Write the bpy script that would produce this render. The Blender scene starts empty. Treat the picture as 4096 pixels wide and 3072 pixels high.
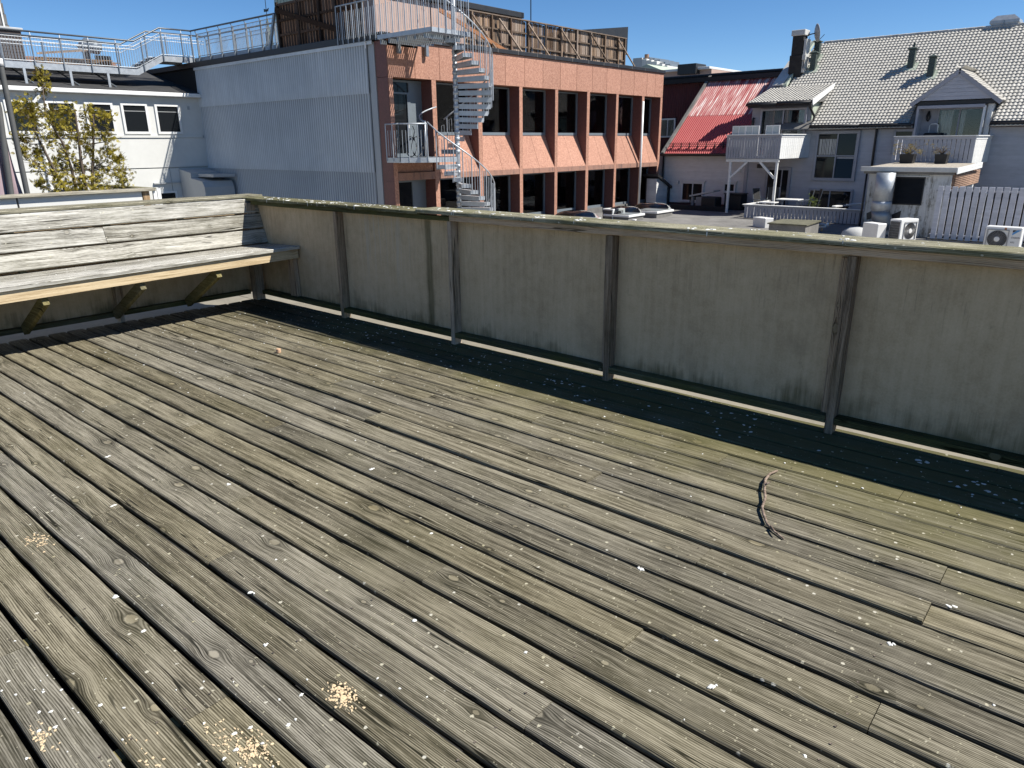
import bpy, math, random
from mathutils import Vector, Matrix
rng = random.Random(11)
SC = bpy.context.scene
COL = SC.collection
R = math.radians

# ------------------------------------------------------------------ camera
def set_camera():
    yaw, pitch, roll = R(-41.197), R(18.598), R(-0.591)
    cy, sy = math.cos(yaw), math.sin(yaw)
    fwd = Vector((sy*math.cos(pitch), cy*math.cos(pitch), -math.sin(pitch)))
    right = Vector((cy, -sy, 0)); up = right.cross(fwd)
    c, s = math.cos(roll), math.sin(roll)
    r2, u2 = right*c + up*s, up*c - right*s
    cam = bpy.data.cameras.new('camera'); o = bpy.data.objects.new('camera', cam); COL.objects.link(o)
    m = Matrix.Identity(4)
    for i in range(3):
        m[i][0], m[i][1], m[i][2] = r2[i], u2[i], -fwd[i]
    m[0][3], m[1][3], m[2][3] = 0, 0, 1.55
    o.matrix_world = m
    cam.sensor_width = 36; cam.lens = 36*2859.1/4096
    cam.clip_start = .05; cam.clip_end = 20000
    SC.camera = o
set_camera()

# ------------------------------------------------------------------ light
SUN_AZ, SUN_EL = math.atan2(.70, .41), math.atan(1/math.hypot(.70, .41))
W = bpy.data.worlds.new('World'); SC.world = W; W.use_nodes = True
_n = W.node_tree.nodes
_sky = _n.new('ShaderNodeTexSky'); _sky.sky_type = 'NISHITA'; _sky.sun_disc = False
_sky.sun_elevation = SUN_EL; _sky.sun_rotation = SUN_AZ
_sky.altitude = 4000; _sky.air_density = 1.0; _sky.dust_density = 0; _sky.ozone_density = 2.2
_hs = _n.new('ShaderNodeHueSaturation'); _hs.inputs['Saturation'].default_value = 1.22
W.node_tree.links.new(_sky.outputs[0], _hs.inputs['Color']); W.node_tree.links.new(_hs.outputs[0], _n['Background'].inputs[0])
_n['Background'].inputs[1].default_value = .077
_l = bpy.data.lights.new('sun', 'SUN'); _l.energy = 4.6; _l.angle = R(.53); _l.color = (1, .955, .88)
_o = bpy.data.objects.new('sun', _l); COL.objects.link(_o)
_o.rotation_euler = Vector((.70, .41, 1)).to_track_quat('Z', 'Y').to_euler(); _o.location = (30, 25, 60)
SC.view_settings.view_transform = 'Standard'; SC.view_settings.look = 'None'
SC.view_settings.gamma = 1; SC.view_settings.use_curve_mapping = False
SC.view_settings.exposure = .8
SC.cycles.max_bounces = 8; SC.cycles.transparent_max_bounces = 12
SC.cycles.caustics_reflective = False; SC.cycles.caustics_refractive = False

# ------------------------------------------------------------------ object helpers
def wloc(o):
    v = Vector((0, 0, 0))
    while o is not None:
        v += o.location; o = o.parent
    return v

def props(o, label=None, cat=None, group=None, kind=None):
    if label: o['label'] = label
    if cat: o['category'] = cat
    if group: o['group'] = group
    if kind: o['kind'] = kind
    return o

def thing(name, label, cat, loc=(0, 0, 0), group=None):
    o = bpy.data.objects.new(name, None); COL.objects.link(o); o.location = loc
    o.empty_display_size = .2
    return props(o, label, cat, group)

def struct(name, loc=(0, 0, 0)):
    o = bpy.data.objects.new(name, None); COL.objects.link(o); o.location = loc
    o['kind'] = 'structure'
    return o

class MB:
    """collects polygons in world coordinates and links them as one mesh object"""
    def __init__(s): s.v = []; s.f = []
    def add(s, vs, fs):
        b = len(s.v); s.v += [tuple(p) for p in vs]; s.f += [tuple(i+b for i in f) for f in fs]; return s
    def box(s, x0, x1, y0, y1, z0, z1):
        return s.add([(x0,y0,z0),(x1,y0,z0),(x1,y1,z0),(x0,y1,z0),(x0,y0,z1),(x1,y0,z1),(x1,y1,z1),(x0,y1,z1)],
                     [(0,3,2,1),(4,5,6,7),(0,1,5,4),(1,2,6,5),(2,3,7,6),(3,0,4,7)])
    def bbox(s, x0, x1, y0, y1, z0, z1, b=.004):
        """box with chamfered edges"""
        pts = []; X = (x0, x1); Y = (y0, y1); Z = (z0, z1)
        idx = {}
        for i in (0, 1):
            for j in (0, 1):
                for k in (0, 1):
                    sx, sy, sz = (1, -1)[i]*b, (1, -1)[j]*b, (1, -1)[k]*b
                    for a, p in (('x', (X[i], Y[j]+sy, Z[k]+sz)), ('y', (X[i]+sx, Y[j], Z[k]+sz)), ('z', (X[i]+sx, Y[j]+sy, Z[k]))):
                        idx[(i, j, k, a)] = len(pts); pts.append(p)
        f = []
        for i in (0, 1):
            q = [idx[(i,0,0,'x')], idx[(i,1,0,'x')], idx[(i,1,1,'x')], idx[(i,0,1,'x')]]; f.append(q if i else q[::-1])
            q = [idx[(0,i,0,'y')], idx[(1,i,0,'y')], idx[(1,i,1,'y')], idx[(0,i,1,'y')]]; f.append(q[::-1] if i else q)
            q = [idx[(0,0,i,'z')], idx[(1,0,i,'z')], idx[(1,1,i,'z')], idx[(0,1,i,'z')]]; f.append(q if i else q[::-1])
            for j in (0, 1):
                q = [idx[(i,j,0,'x')], idx[(i,j,1,'x')], idx[(i,j,1,'y')], idx[(i,j,0,'y')]]; f.append(q if i == j else q[::-1])
                q = [idx[(i,0,j,'x')], idx[(i,1,j,'x')], idx[(i,1,j,'z')], idx[(i,0,j,'z')]]; f.append(q[::-1] if i == j else q)
                q = [idx[(0,i,j,'y')], idx[(1,i,j,'y')], idx[(1,i,j,'z')], idx[(0,i,j,'z')]]; f.append(q if i == j else q[::-1])
                for k in (0, 1):
                    q = [idx[(i,j,k,'x')], idx[(i,j,k,'y')], idx[(i,j,k,'z')]]; f.append(q if (i+j+k) % 2 else q[::-1])
        return s.add(pts, f)
    def board(s, p0, p1, wdir, w, t, segs=1, jit=0., ch=0.):
        """plank along p0->p1 (axis through its centre), width w along wdir, thickness t"""
        p0, p1 = Vector(p0), Vector(p1); d = (p1-p0); L = d.length; d.normalize()
        wd = Vector(wdir); wd = (wd - d*wd.dot(d)).normalized(); td = d.cross(wd)
        a, b = w/2, t/2
        if ch: prof = [(-a+ch,-b),(a-ch,-b),(a,-b+ch),(a,b-ch),(a-ch,b),(-a+ch,b),(-a,b-ch),(-a,-b+ch)]
        else: prof = [(-a,-b),(a,-b),(a,b),(-a,b)]
        n = len(prof); vs = []
        for i in range(segs+1):
            c = p0 + d*(L*i/segs); j1 = rng.uniform(-jit, jit); j2 = rng.uniform(-jit, jit); j3 = rng.uniform(-jit, jit)*.5
            for (u, v) in prof:
                vs.append(c + wd*(u + (j1 if u > 0 else j2)) + td*(v + j3))
        fs = [tuple(range(n))[::-1], tuple(range(segs*n, segs*n+n))]
        for i in range(segs):
            for k in range(n):
                fs.append((i*n+k, i*n+(k+1) % n, (i+1)*n+(k+1) % n, (i+1)*n+k))
        return s.add(vs, fs)
    def tube(s, pts, r, n=8, cap=True):
        pts = [Vector(p) for p in pts]; rs = r if isinstance(r, (list, tuple)) else [r]*len(pts)
        vs = []; ref = Vector((0, 0, 1))
        for i, p in enumerate(pts):
            d = (pts[min(i+1, len(pts)-1)] - pts[max(i-1, 0)]).normalized()
            q = ref if abs(d.dot(ref)) < .95 else Vector((1, 0, 0))
            u = d.cross(q).normalized(); v = d.cross(u)
            for k in range(n):
                a = 2*math.pi*k/n; vs.append(p + (u*math.cos(a) + v*math.sin(a))*rs[i])
        fs = []
        for i in range(len(pts)-1):
            for k in range(n):
                fs.append((i*n+k, (i+1)*n+k, (i+1)*n+(k+1) % n, i*n+(k+1) % n))
        if cap: fs += [tuple(range(n)), tuple(range((len(pts)-1)*n, len(pts)*n))[::-1]]
        return s.add(vs, fs)
    def prism(s, poly, ext):
        """polygon (3-d points) extruded by vector ext"""
        e = Vector(ext); n = len(poly); vs = [Vector(p) for p in poly]; vs += [p+e for p in vs]
        fs = [tuple(range(n))[::-1], tuple(range(n, 2*n))] + [(i, (i+1) % n, n+(i+1) % n, n+i) for i in range(n)]
        return s.add(vs, fs)
    def lathe(s, c, prof, n=20, axis='z'):
        c = Vector(c); vs = []; fs = []
        for (r, h) in prof:
            for k in range(n):
                a = 2*math.pi*k/n; x, y = r*math.cos(a), r*math.sin(a)
                vs.append(c + (Vector((x, y, h)) if axis == 'z' else Vector((x, -h, y)) if axis == 'y' else Vector((h, x, y))))
        m = len(prof)
        for i in range(m-1):
            for k in range(n): fs.append((i*n+k, i*n+(k+1) % n, (i+1)*n+(k+1) % n, (i+1)*n+k))
        fs += [tuple(range(n))[::-1], tuple(range((m-1)*n, m*n))]
        return s.add(vs, fs)
    def build(s, name, mat, parent=None, smooth=False, fix=False):
        me = bpy.data.meshes.new(name); off = wloc(parent) if parent else Vector((0, 0, 0))
        me.from_pydata([tuple(Vector(p)-off) for p in s.v], [], s.f)
        if fix:
            import bmesh
            bm = bmesh.new(); bm.from_mesh(me); bmesh.ops.recalc_face_normals(bm, faces=bm.faces); bm.to_mesh(me); bm.free()
        me.materials.append(mat)
        if smooth:
            for p in me.polygons: p.use_smooth = True
        me.update()
        o = bpy.data.objects.new(name, me); COL.objects.link(o)
        if parent: o.parent = parent
        return o

def copy_tree(o, parent=None, loc=None):
    c = o.copy(); COL.objects.link(c)
    if parent is not None: c.parent = parent
    if loc is not None: c.location = loc
    for ch in list(o.children): copy_tree(ch, c)
    return c

def inst(mesh_obj, parent, loc):
    """another object that shares mesh_obj's mesh, moved by loc"""
    c = mesh_obj.copy(); COL.objects.link(c); c.parent = parent; c.location = Vector(mesh_obj.location) + Vector(loc); return c

# ------------------------------------------------------------------ material helpers
class G:
    def __init__(s, name):
        s.m = bpy.data.materials.new(name); s.m.use_nodes = True; s.t = s.m.node_tree
        s.b = s.t.nodes['Principled BSDF']; s.out = s.t.nodes['Material Output']; s.tc = None
    def n(s, typ, **kw):
        nd = s.t.nodes.new(typ)
        for k, v in kw.items(): setattr(nd, k, v)
        return nd
    def link(s, a, b): s.t.links.new(a, b)
    def put(s, sock, v):
        if hasattr(v, 'is_output'): s.link(v, sock)
        else: sock.default_value = v
    def m_(s, op, a, b=0., c=None, clamp=False):
        nd = s.n('ShaderNodeMath', operation=op); nd.use_clamp = clamp
        s.put(nd.inputs[0], a); s.put(nd.inputs[1], b)
        if c is not None: s.put(nd.inputs[2], c)
        return nd.outputs[0]
    def mix(s, f, a, b, mode='MIX'):
        nd = s.n('ShaderNodeMix', data_type='RGBA', blend_type=mode); nd.clamp_factor = True
        s.put(nd.inputs[0], f)
        for i, v in ((6, a), (7, b)):
            s.put(nd.inputs[i], v if hasattr(v, 'is_output') else (*v, 1))
        return nd.outputs[2]
    def ramp(s, f, stops, interp='LINEAR'):
        nd = s.n('ShaderNodeValToRGB'); cr = nd.color_ramp; cr.interpolation = interp
        while len(cr.elements) < len(stops): cr.elements.new(.5)
        for e, (p, c) in zip(cr.elements, stops):
            e.position = p; e.color = (*c, 1) if isinstance(c, tuple) else (c, c, c, 1)
        s.put(nd.inputs[0], f); return nd.outputs[0]
    def step(s, v, a, b):
        nd = s.n('ShaderNodeMapRange', interpolation_type='SMOOTHSTEP')
        s.put(nd.inputs[0], v); s.put(nd.inputs[1], a); s.put(nd.inputs[2], b); return nd.outputs[0]
    def noise(s, vec, scale=1., detail=2., rough=.5, dist=0., dim='3D'):
        nd = s.n('ShaderNodeTexNoise', noise_dimensions=dim); s.put(nd.inputs['Vector'], vec)
        nd.inputs['Scale'].default_value = scale; nd.inputs['Detail'].default_value = detail
        nd.inputs['Roughness'].default_value = rough; nd.inputs['Distortion'].default_value = dist
        return nd.outputs[0]
    def voro(s, vec, scale=1., rand=1., dim='3D', feature='F1'):
        nd = s.n('ShaderNodeTexVoronoi', voronoi_dimensions=dim, feature=feature); s.put(nd.inputs['Vector'], vec)
        nd.inputs['Scale'].default_value = scale; nd.inputs['Randomness'].default_value = rand
        return nd
    def comb(s, x, y, z=0.):
        nd = s.n('ShaderNodeCombineXYZ')
        for i, v in enumerate((x, y, z)): s.put(nd.inputs[i], v)
        return nd.outputs[0]
    def sep(s, v):
        nd = s.n('ShaderNodeSeparateXYZ'); s.link(v, nd.inputs[0]); return nd.outputs
    def obj(s):
        if not s.tc: s.tc = s.n('ShaderNodeTexCoord')
        return s.tc.outputs['Object']
    def pos(s): return s.n('ShaderNodeNewGeometry').outputs['Position']
    def rnd(s): return s.n('ShaderNodeObjectInfo').outputs['Random']
    def bump(s, h, strength=.3, dist=.01):
        nd = s.n('ShaderNodeBump'); nd.inputs['Strength'].default_value = strength; nd.inputs['Distance'].default_value = dist
        s.put(nd.inputs['Height'], h); s.link(nd.outputs[0], s.b.inputs['Normal'])
    def fin(s, col=None, rough=.7, metal=0., spec=.5):
        if col is not None: s.put(s.b.inputs['Base Color'], col if hasattr(col, 'is_output') else (*col, 1))
        s.put(s.b.inputs['Roughness'], rough); s.put(s.b.inputs['Metallic'], metal)
        s.b.inputs['Specular IOR Level'].default_value = spec
        return s.m

def plain(name, col, rough=.6, metal=0., var=.12, scale=3., spec=.5, bump=0.):
    """one colour with soft uneven wear"""
    g = G(name); p = g.obj()
    n1 = g.noise(p, scale, 4, .6); n2 = g.noise(p, scale*9, 2, .5)
    f = g.m_('ADD', g.m_('MULTIPLY', n1, .7), g.m_('MULTIPLY', n2, .3))
    a = tuple(c*(1-var*1.6) for c in col); b = tuple(min(1, c*(1+var*1.2)) for c in col)
    c = g.ramp(f, [(.3, a), (.7, b)])
    r = g.m_('ADD', rough-.1, g.m_('MULTIPLY', n1, .2))
    if bump: g.bump(f, bump, .01)
    return g.fin(c, r, metal, spec)

def wood(name, axis, dark, mid, light, knots=1., spots=0., patch=.5, green=0., crack=1., knotcol=(.30, .26, .17), wscale=1., plankvar=.35, bump=.5, cb=.83, shade_moss=0.):
    g = G(name); o = g.sep(g.obj()); rn = g.rnd(); P = g.pos()
    al, ca, cc = {'X': (o[0], o[1], o[2]), 'Y': (o[1], o[2], o[0]), 'Z': (o[2], o[0], o[1])}[axis]
    a = g.m_('ADD', al, g.m_('MULTIPLY', rn, 37.))
    c = g.m_('ADD', g.m_('ADD', ca, g.m_('MULTIPLY', cc, cb)), g.m_('MULTIPLY', rn, 11.))
    # knots: cells stretched along the grain
    KX, KY = .42, .17
    v = g.voro(g.comb(g.m_('DIVIDE', a, KX), g.m_('DIVIDE', c, KY)), 1, .95, '2D')
    vp = g.sep(v.outputs['Position']); vc = g.n('ShaderNodeSeparateColor'); g.link(v.outputs['Color'], vc.inputs[0])
    dx = g.m_('SUBTRACT', a, g.m_('MULTIPLY', vp[0], KX)); dy = g.m_('SUBTRACT', c, g.m_('MULTIPLY', vp[1], KY))
    r2 = g.m_('ADD', g.m_('POWER', g.m_('ABSOLUTE', g.m_('MULTIPLY', dx, .62)), 2.), g.m_('POWER', g.m_('ABSOLUTE', dy), 2.))
    keep = g.m_('LESS_THAN', vc.outputs[1], .52*knots)
    rad = g.m_('MULTIPLY', g.m_('ADD', .006, g.m_('MULTIPLY', g.m_('POWER', vc.outputs[0], 2.), .014)), keep)
    R2 = g.m_('ADD', g.m_('MULTIPLY', rad, rad), 1e-7)
    q = g.m_('DIVIDE', r2, R2)
    ex = g.m_('EXPONENT', g.m_('MULTIPLY', q, -.16))
    wob = g.m_('MULTIPLY', g.m_('SUBTRACT', g.noise(g.comb(g.m_('MULTIPLY', a, 1.3), g.m_('MULTIPLY', c, 7.)), 1, 2, .5, 0, '2D'), .5), .026)
    gr = g.m_('ADD', g.m_('SUBTRACT', c, g.m_('MULTIPLY', g.m_('MULTIPLY', dy, ex), .93)), wob)
    n1 = g.noise(g.comb(g.m_('MULTIPLY', a, 1.5), g.m_('MULTIPLY', gr, 46.*wscale)), 1, 3, .62, 0, '2D')
    n2 = g.noise(g.comb(g.m_('MULTIPLY', a, 4.), g.m_('MULTIPLY', gr, 190.*wscale)), 1, 3, .65, 0, '2D')
    ring = g.m_('ADD', g.m_('MULTIPLY', g.m_('SINE', g.m_('ADD', g.m_('MULTIPLY', gr, 2*math.pi/.0068*wscale), g.m_('MULTIPLY', n1, 5.))), .5), .5)
    ring = g.m_('POWER', ring, .7)
    pores = g.noise(g.comb(g.m_('MULTIPLY', a, 28.), g.m_('MULTIPLY', c, 300.)), 1, 2, .6, 0, '2D')
    val = g.m_('ADD', g.m_('ADD', g.m_('MULTIPLY', n1, .36), g.m_('MULTIPLY', n2, .36)), g.m_('ADD', g.m_('MULTIPLY', ring, .15), g.m_('MULTIPLY', pores, .15)))
    val = g.m_('ADD', val, g.m_('MULTIPLY', g.m_('SUBTRACT', rn, .5), plankvar*.3))
    col = g.ramp(val, [(.36, dark), (.49, mid), (.63, light)])
    # cracks along the grain
    n3 = g.noise(g.comb(g.m_('MULTIPLY', a, .8), g.m_('MULTIPLY', gr, 30.*wscale)), 1, 1, .5, 0, '2D')
    cr = g.m_('SUBTRACT', 1., g.step(g.m_('ABSOLUTE', g.m_('SUBTRACT', n3, .47)), .006, .024))
    cm = g.step(g.noise(g.comb(g.m_('MULTIPLY', a, 1.1), g.m_('MULTIPLY', c, 12.)), 1, 2, .5, 0, '2D'), .5, .62)
    cr = g.m_('MULTIPLY', g.m_('MULTIPLY', cr, cm), .95*crack)
    col = g.mix(cr, col, tuple(x*.45 for x in dark))
    # knot face with rings, dark rim
    q = g.m_('ADD', q, g.m_('MULTIPLY', g.m_('SUBTRACT', g.noise(g.comb(a, c), 120, 2, .6, 0, '2D'), .5), 1.1))
    kin = g.m_('SUBTRACT', 1., g.step(q, .5, 1.4))
    kr = g.m_('ADD', g.m_('MULTIPLY', g.m_('SINE', g.m_('MULTIPLY', g.m_('SQRT', r2), 1900.)), .5), .5)
    kc = g.mix(g.m_('MULTIPLY', kr, .55), knotcol, tuple(x*.4 for x in knotcol))
    col = g.mix(g.m_('MULTIPLY', kin, .5), col, kc)
    rim = g.m_('MULTIPLY', g.step(q, .8, 1.15), g.m_('SUBTRACT', 1., g.step(q, 1.2, 2.4)))
    col = g.mix(g.m_('MULTIPLY', rim, .30), col, tuple(x*.6 for x in dark))
    # darker, resin-stained grain around each knot
    halo = g.m_('MULTIPLY', g.m_('EXPONENT', g.m_('MULTIPLY', q, -.10)), g.m_('SUBTRACT', 1., kin))
    col = g.mix(g.m_('MULTIPLY', g.m_('MULTIPLY', halo, keep), .45), col, tuple(x*.8 for x in dark))
    # wear patches in world space and plank-to-plank tone
    pw = g.noise(P, 1.15, 4, .6)
    col = g.mix(g.m_('MULTIPLY', g.step(pw, .5, .72), .55*patch), col, tuple(x*.9 for x in dark))
    pw2 = g.noise(P, 2.3, 3, .6, .4)
    col = g.mix(g.m_('MULTIPLY', g.step(pw2, .52, .72), .5*patch), col, light)
    hs = g.n('ShaderNodeHueSaturation')
    g.put(hs.inputs['Value'], g.m_('ADD', 1-plankvar*.55, g.m_('MULTIPLY', rn, plankvar*1.1)))
    g.put(hs.inputs['Saturation'], g.m_('ADD', .75, g.m_('MULTIPLY', g.m_('FRACT', g.m_('MULTIPLY', rn, 7.31)), .45)))
    g.link(col, hs.inputs['Color']); col = hs.outputs[0]
    if shade_moss:
        # shadow of the parapet deepened in the plank colour; olive moss spreads beyond it
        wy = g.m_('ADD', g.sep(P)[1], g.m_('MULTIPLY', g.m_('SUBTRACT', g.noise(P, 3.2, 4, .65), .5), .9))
        col = g.mix(g.m_('MULTIPLY', g.step(wy, 3.15, 3.75), shade_moss), col, (.022, .024, .013))
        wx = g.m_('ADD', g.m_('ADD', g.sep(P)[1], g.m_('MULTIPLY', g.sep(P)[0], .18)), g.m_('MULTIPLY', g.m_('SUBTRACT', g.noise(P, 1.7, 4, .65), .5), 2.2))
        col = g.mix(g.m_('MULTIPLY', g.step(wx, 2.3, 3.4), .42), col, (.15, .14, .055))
    if green:
        gn = g.step(g.noise(P, 2.1, 5, .68), .42, .66)
        col = g.mix(g.m_('MULTIPLY', gn, green), col, (.085, .085, .028))
    if spots:
        v1 = g.voro(P, 30, 1); c1 = g.n('ShaderNodeSeparateColor'); g.link(v1.outputs['Color'], c1.inputs[0])
        e1 = g.noise(P, 160, 2, .6)
        d1 = g.m_('ADD', v1.outputs['Distance'], g.m_('MULTIPLY', g.m_('SUBTRACT', e1, .5), .35))
        m1 = g.m_('MULTIPLY', g.m_('SUBTRACT', 1., g.step(d1, .12, .22)), g.m_('GREATER_THAN', c1.outputs[0], 1-.30*spots))
        col = g.mix(g.m_('MULTIPLY', m1, .75), col, g.mix(c1.outputs[1], (.42, .38, .24), (.62, .60, .52)))
        v2 = g.voro(P, 75, 1); c2 = g.n('ShaderNodeSeparateColor'); g.link(v2.outputs['Color'], c2.inputs[0])
        m2 = g.m_('MULTIPLY', g.m_('SUBTRACT', 1., g.step(v2.outputs['Distance'], .15, .25)), g.m_('GREATER_THAN', c2.outputs[0], 1-.22*spots))
        col = g.mix(g.m_('MULTIPLY', m2, .6), col, (.45, .42, .30))
    h = g.m_('SUBTRACT', val, g.m_('MULTIPLY', cr, .5))
    g.bump(h, bump, .006)
    return g.fin(col, g.m_('ADD', .78, g.m_('MULTIPLY', n1, .2)), 0, .12)
# ------------------------------------------------------------------ near materials
M = {}
M['deck'] = wood('deck_wood', 'X', (.024,.022,.014), (.100,.088,.061), (.265,.24,.178), knots=1., spots=.5, patch=.5, green=.10, plankvar=.16, shade_moss=.8)
M['bench_wood'] = wood('bench_wood', 'Y', (.055,.05,.04), (.225,.21,.172), (.52,.50,.44), knots=1., spots=.35, patch=.5, green=.12, knotcol=(.20,.17,.11), cb=.9, plankvar=.22)
M['fresh'] = wood('fresh_wood', 'Y', (.28,.20,.11), (.50,.385,.235), (.66,.54,.36), knots=.5, patch=.25, crack=.3, knotcol=(.28,.15,.07), plankvar=.15, bump=.25)
M['post'] = wood('post_wood', 'Z', (.085,.058,.036), (.29,.205,.13), (.48,.36,.245), knots=.5, patch=.4, green=.25)
M['rail'] = wood('rail_wood', 'X', (.13,.078,.038), (.34,.215,.115), (.48,.33,.19), knots=.5, patch=.4, green=.2, knotcol=(.16,.09,.045))
M['rail_moss'] = wood('mossy_rail_wood', 'X', (.022,.022,.010), (.07,.068,.034), (.13,.125,.07), knots=.4, patch=.6, green=.75)
M['rail_moss_y'] = wood('mossy_rail_wood_across', 'Y', (.022,.022,.010), (.06,.058,.03), (.12,.115,.065), knots=.4, patch=.6, green=.6)
M['cap'] = wood('cap_wood', 'X', (.026,.026,.014), (.115,.107,.062), (.34,.315,.215), knots=.5, spots=1., patch=.9, green=.55, crack=1.)
M['cap_y'] = wood('cap_wood_across', 'Y', (.05,.046,.032), (.20,.185,.13), (.40,.37,.28), knots=.8, spots=.8, patch=.6, green=.25)
M['brace'] = wood('brace_wood', 'X', (.035,.032,.015), (.12,.105,.052), (.22,.195,.11), knots=.6, patch=.4, green=.5)

def panel_mat(name, drip=None, algae=1.):
    g = G(name); P = g.pos(); p = g.sep(P)
    n1 = g.noise(P, 2.2, 4, .6); n2 = g.noise(P, 90, 3, .7); n4 = g.noise(P, 14, 3, .6)
    sv = g.comb(g.m_('MULTIPLY', g.m_('ADD', p[0], p[1]), 26.), g.m_('MULTIPLY', p[2], 1.4))
    st = g.noise(sv, 1, 3, .6, 0, '2D')
    f = g.m_('ADD', g.m_('ADD', g.m_('MULTIPLY', n1, .35), g.m_('MULTIPLY', n2, .25)), g.m_('ADD', g.m_('MULTIPLY', st, .2), g.m_('MULTIPLY', n4, .2)))
    col = g.ramp(f, [(.36, (.40, .30, .185)), (.52, (.53, .41, .265)), (.68, (.62, .49, .33))])
    # algae creeping up from the bottom edge
    sv2 = g.comb(g.m_('MULTIPLY', g.m_('ADD', p[0], p[1]), 38.), g.m_('MULTIPLY', p[2], 2.2))
    st2 = g.noise(sv2, 1, 4, .7, 0, '2D')
    n5 = g.noise(P, 3.1, 3, .6)
    al = g.step(g.m_('ADD', g.m_('ADD', g.m_('MULTIPLY', p[2], -2.3), g.m_('MULTIPLY', st2, .55)), g.m_('MULTIPLY', n5, 1.25)), .42, .92)
    col = g.mix(g.m_('MULTIPLY', al, .8*algae), col, (.10, .088, .038))
    dk = g.step(g.noise(P, 11, 4, .7), .62, .8)
    col = g.mix(g.m_('MULTIPLY', dk, .4), col, (.12, .10, .07))
    # water stains running down from the rail and blotchy discolouring
    run = g.m_('MULTIPLY', g.step(st2, .56, .74), g.step(g.m_('ADD', p[2], g.m_('MULTIPLY', n5, .8)), .75, 1.45))
    col = g.mix(g.m_('MULTIPLY', run, .5), col, (.17, .13, .085))
    bl = g.step(g.noise(P, 1.3, 5, .7), .5, .7)
    col = g.mix(g.m_('MULTIPLY', bl, .4), col, (.26, .20, .135))
    if drip:
        # pale drip marks and one green run-off streak
        wx = g.m_('ADD', p[0], g.m_('MULTIPLY', g.m_('SUBTRACT', g.noise(g.comb(0., p[2]), 5, 2, .5, 0, '2D'), .5), .03))
        s3 = g.noise(g.comb(g.m_('MULTIPLY', wx, 34.), g.m_('MULTIPLY', p[2], .5)), 1, 2, .6, 0, '2D')
        w = g.m_('MULTIPLY', g.step(s3, .55, .68), g.m_('MULTIPLY', g.step(p[2], .25, .7), g.m_('MULTIPLY', g.step(p[0], -5.35, -5.2), g.m_('SUBTRACT', 1., g.step(p[0], -4.68, -4.55)))))
        col = g.mix(g.m_('MULTIPLY', w, .45), col, (.46, .44, .38))
        d = g.m_('ABSOLUTE', g.m_('SUBTRACT', wx, -4.405))
        gs = g.m_('MULTIPLY', g.m_('SUBTRACT', 1., g.step(d, .02, .055)), g.m_('SUBTRACT', 1., g.step(p[2], .95, 1.02)))
        col = g.mix(g.m_('MULTIPLY', gs, g.m_('ADD', .35, g.m_('MULTIPLY', st2, .6))), col, (.06, .055, .018))
    g.bump(g.m_('ADD', n2, g.m_('MULTIPLY', st, .5)), .18, .004)
    return g.fin(col, .85, 0, .25)
M['panel'] = panel_mat('weathered_board')
M['panel_drip'] = panel_mat('weathered_board_with_drips', drip=True)
M['dark'] = plain('dark_bitumen', (.018, .018, .018), .9)
M['dropping'] = plain('dried_dropping', (.66, .66, .62), .85, var=.2, scale=40)
M['sawdust'] = plain('sawdust', (.62, .48, .30), .9, var=.15, scale=60)
M['white_paint'] = plain('white_paint', (.74, .74, .72), .5, var=.10, scale=2)

# ------------------------------------------------------------------ deck: every plank its own object
deck = struct('deck')
PITCH, Y0, GAP = .1516, 1.4496, .0175
joints = {-4: [-3.262], -3: [-2.517, 1.2], 1: [-3.982, -1.0], 3: [-3.584, 1.6], -1: [-2.913, .9], 0: [-1.78, -4.73], -2: [-1.031], 8: [-.307, -4.0], 6: [-3.267, -.299],
          5: [-1.052, -4.726], 9: [-3.279], 10: [-2.492, -5.5], 13: [-2.559], 15: [-1.1, -4.03], 16: [-3.28, -.31], 7: [-4.745, -1.78], 4: [-2.52], 2: [-.3, -5.5], 12: [-4.4, -.6], 14: [-5.1, -1.8], 11: [-1.4],
          -5: [-4.4, -.31], -6: [-1.78], -7: [-3.262], -8: [-2.5, .4]}
for k in range(-22, 17):
    ya, yb = Y0+PITCH*k+GAP/2, Y0+PITCH*(k+1)-GAP/2
    ya += rng.uniform(-.0022, .0022); yb += rng.uniform(-.0022, .0022)
    xs = [-7.06+rng.uniform(-.018, .012)] + sorted(joints.get(k, [rng.choice((-3.98, -2.51, -1.04))])) + [3.2]
    for i in range(len(xs)-1):
        x0, x1 = xs[i]+(.0014 if i else 0), xs[i+1]-.0014
        dz = rng.uniform(-.0022, .0012)
        if k == 7 and i == 1: dz = .010           # the two boards that have sprung up
        if k == 6 and i == 1: dz = .012
        mb = MB(); L = x1-x0
        tilt = rng.uniform(-.0015, .0015)
        dr = lambda x: .0105*(x+6.66)
        if k == 16: yb = ya+.095
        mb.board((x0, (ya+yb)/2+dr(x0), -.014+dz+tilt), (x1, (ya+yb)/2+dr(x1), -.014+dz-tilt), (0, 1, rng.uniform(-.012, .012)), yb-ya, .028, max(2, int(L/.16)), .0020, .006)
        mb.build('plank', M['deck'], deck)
for x in [-6.98+.735*i for i in range(14)]:
    MB().box(x-.024, x+.024, -1.9, 3.98, -.125, -.032).build('joist', M['brace'], deck)
MB().box(-7.2, 3.3, -2.3, 4.2, -.30, -.16).build('underlay', M['dark'], deck)

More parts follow.
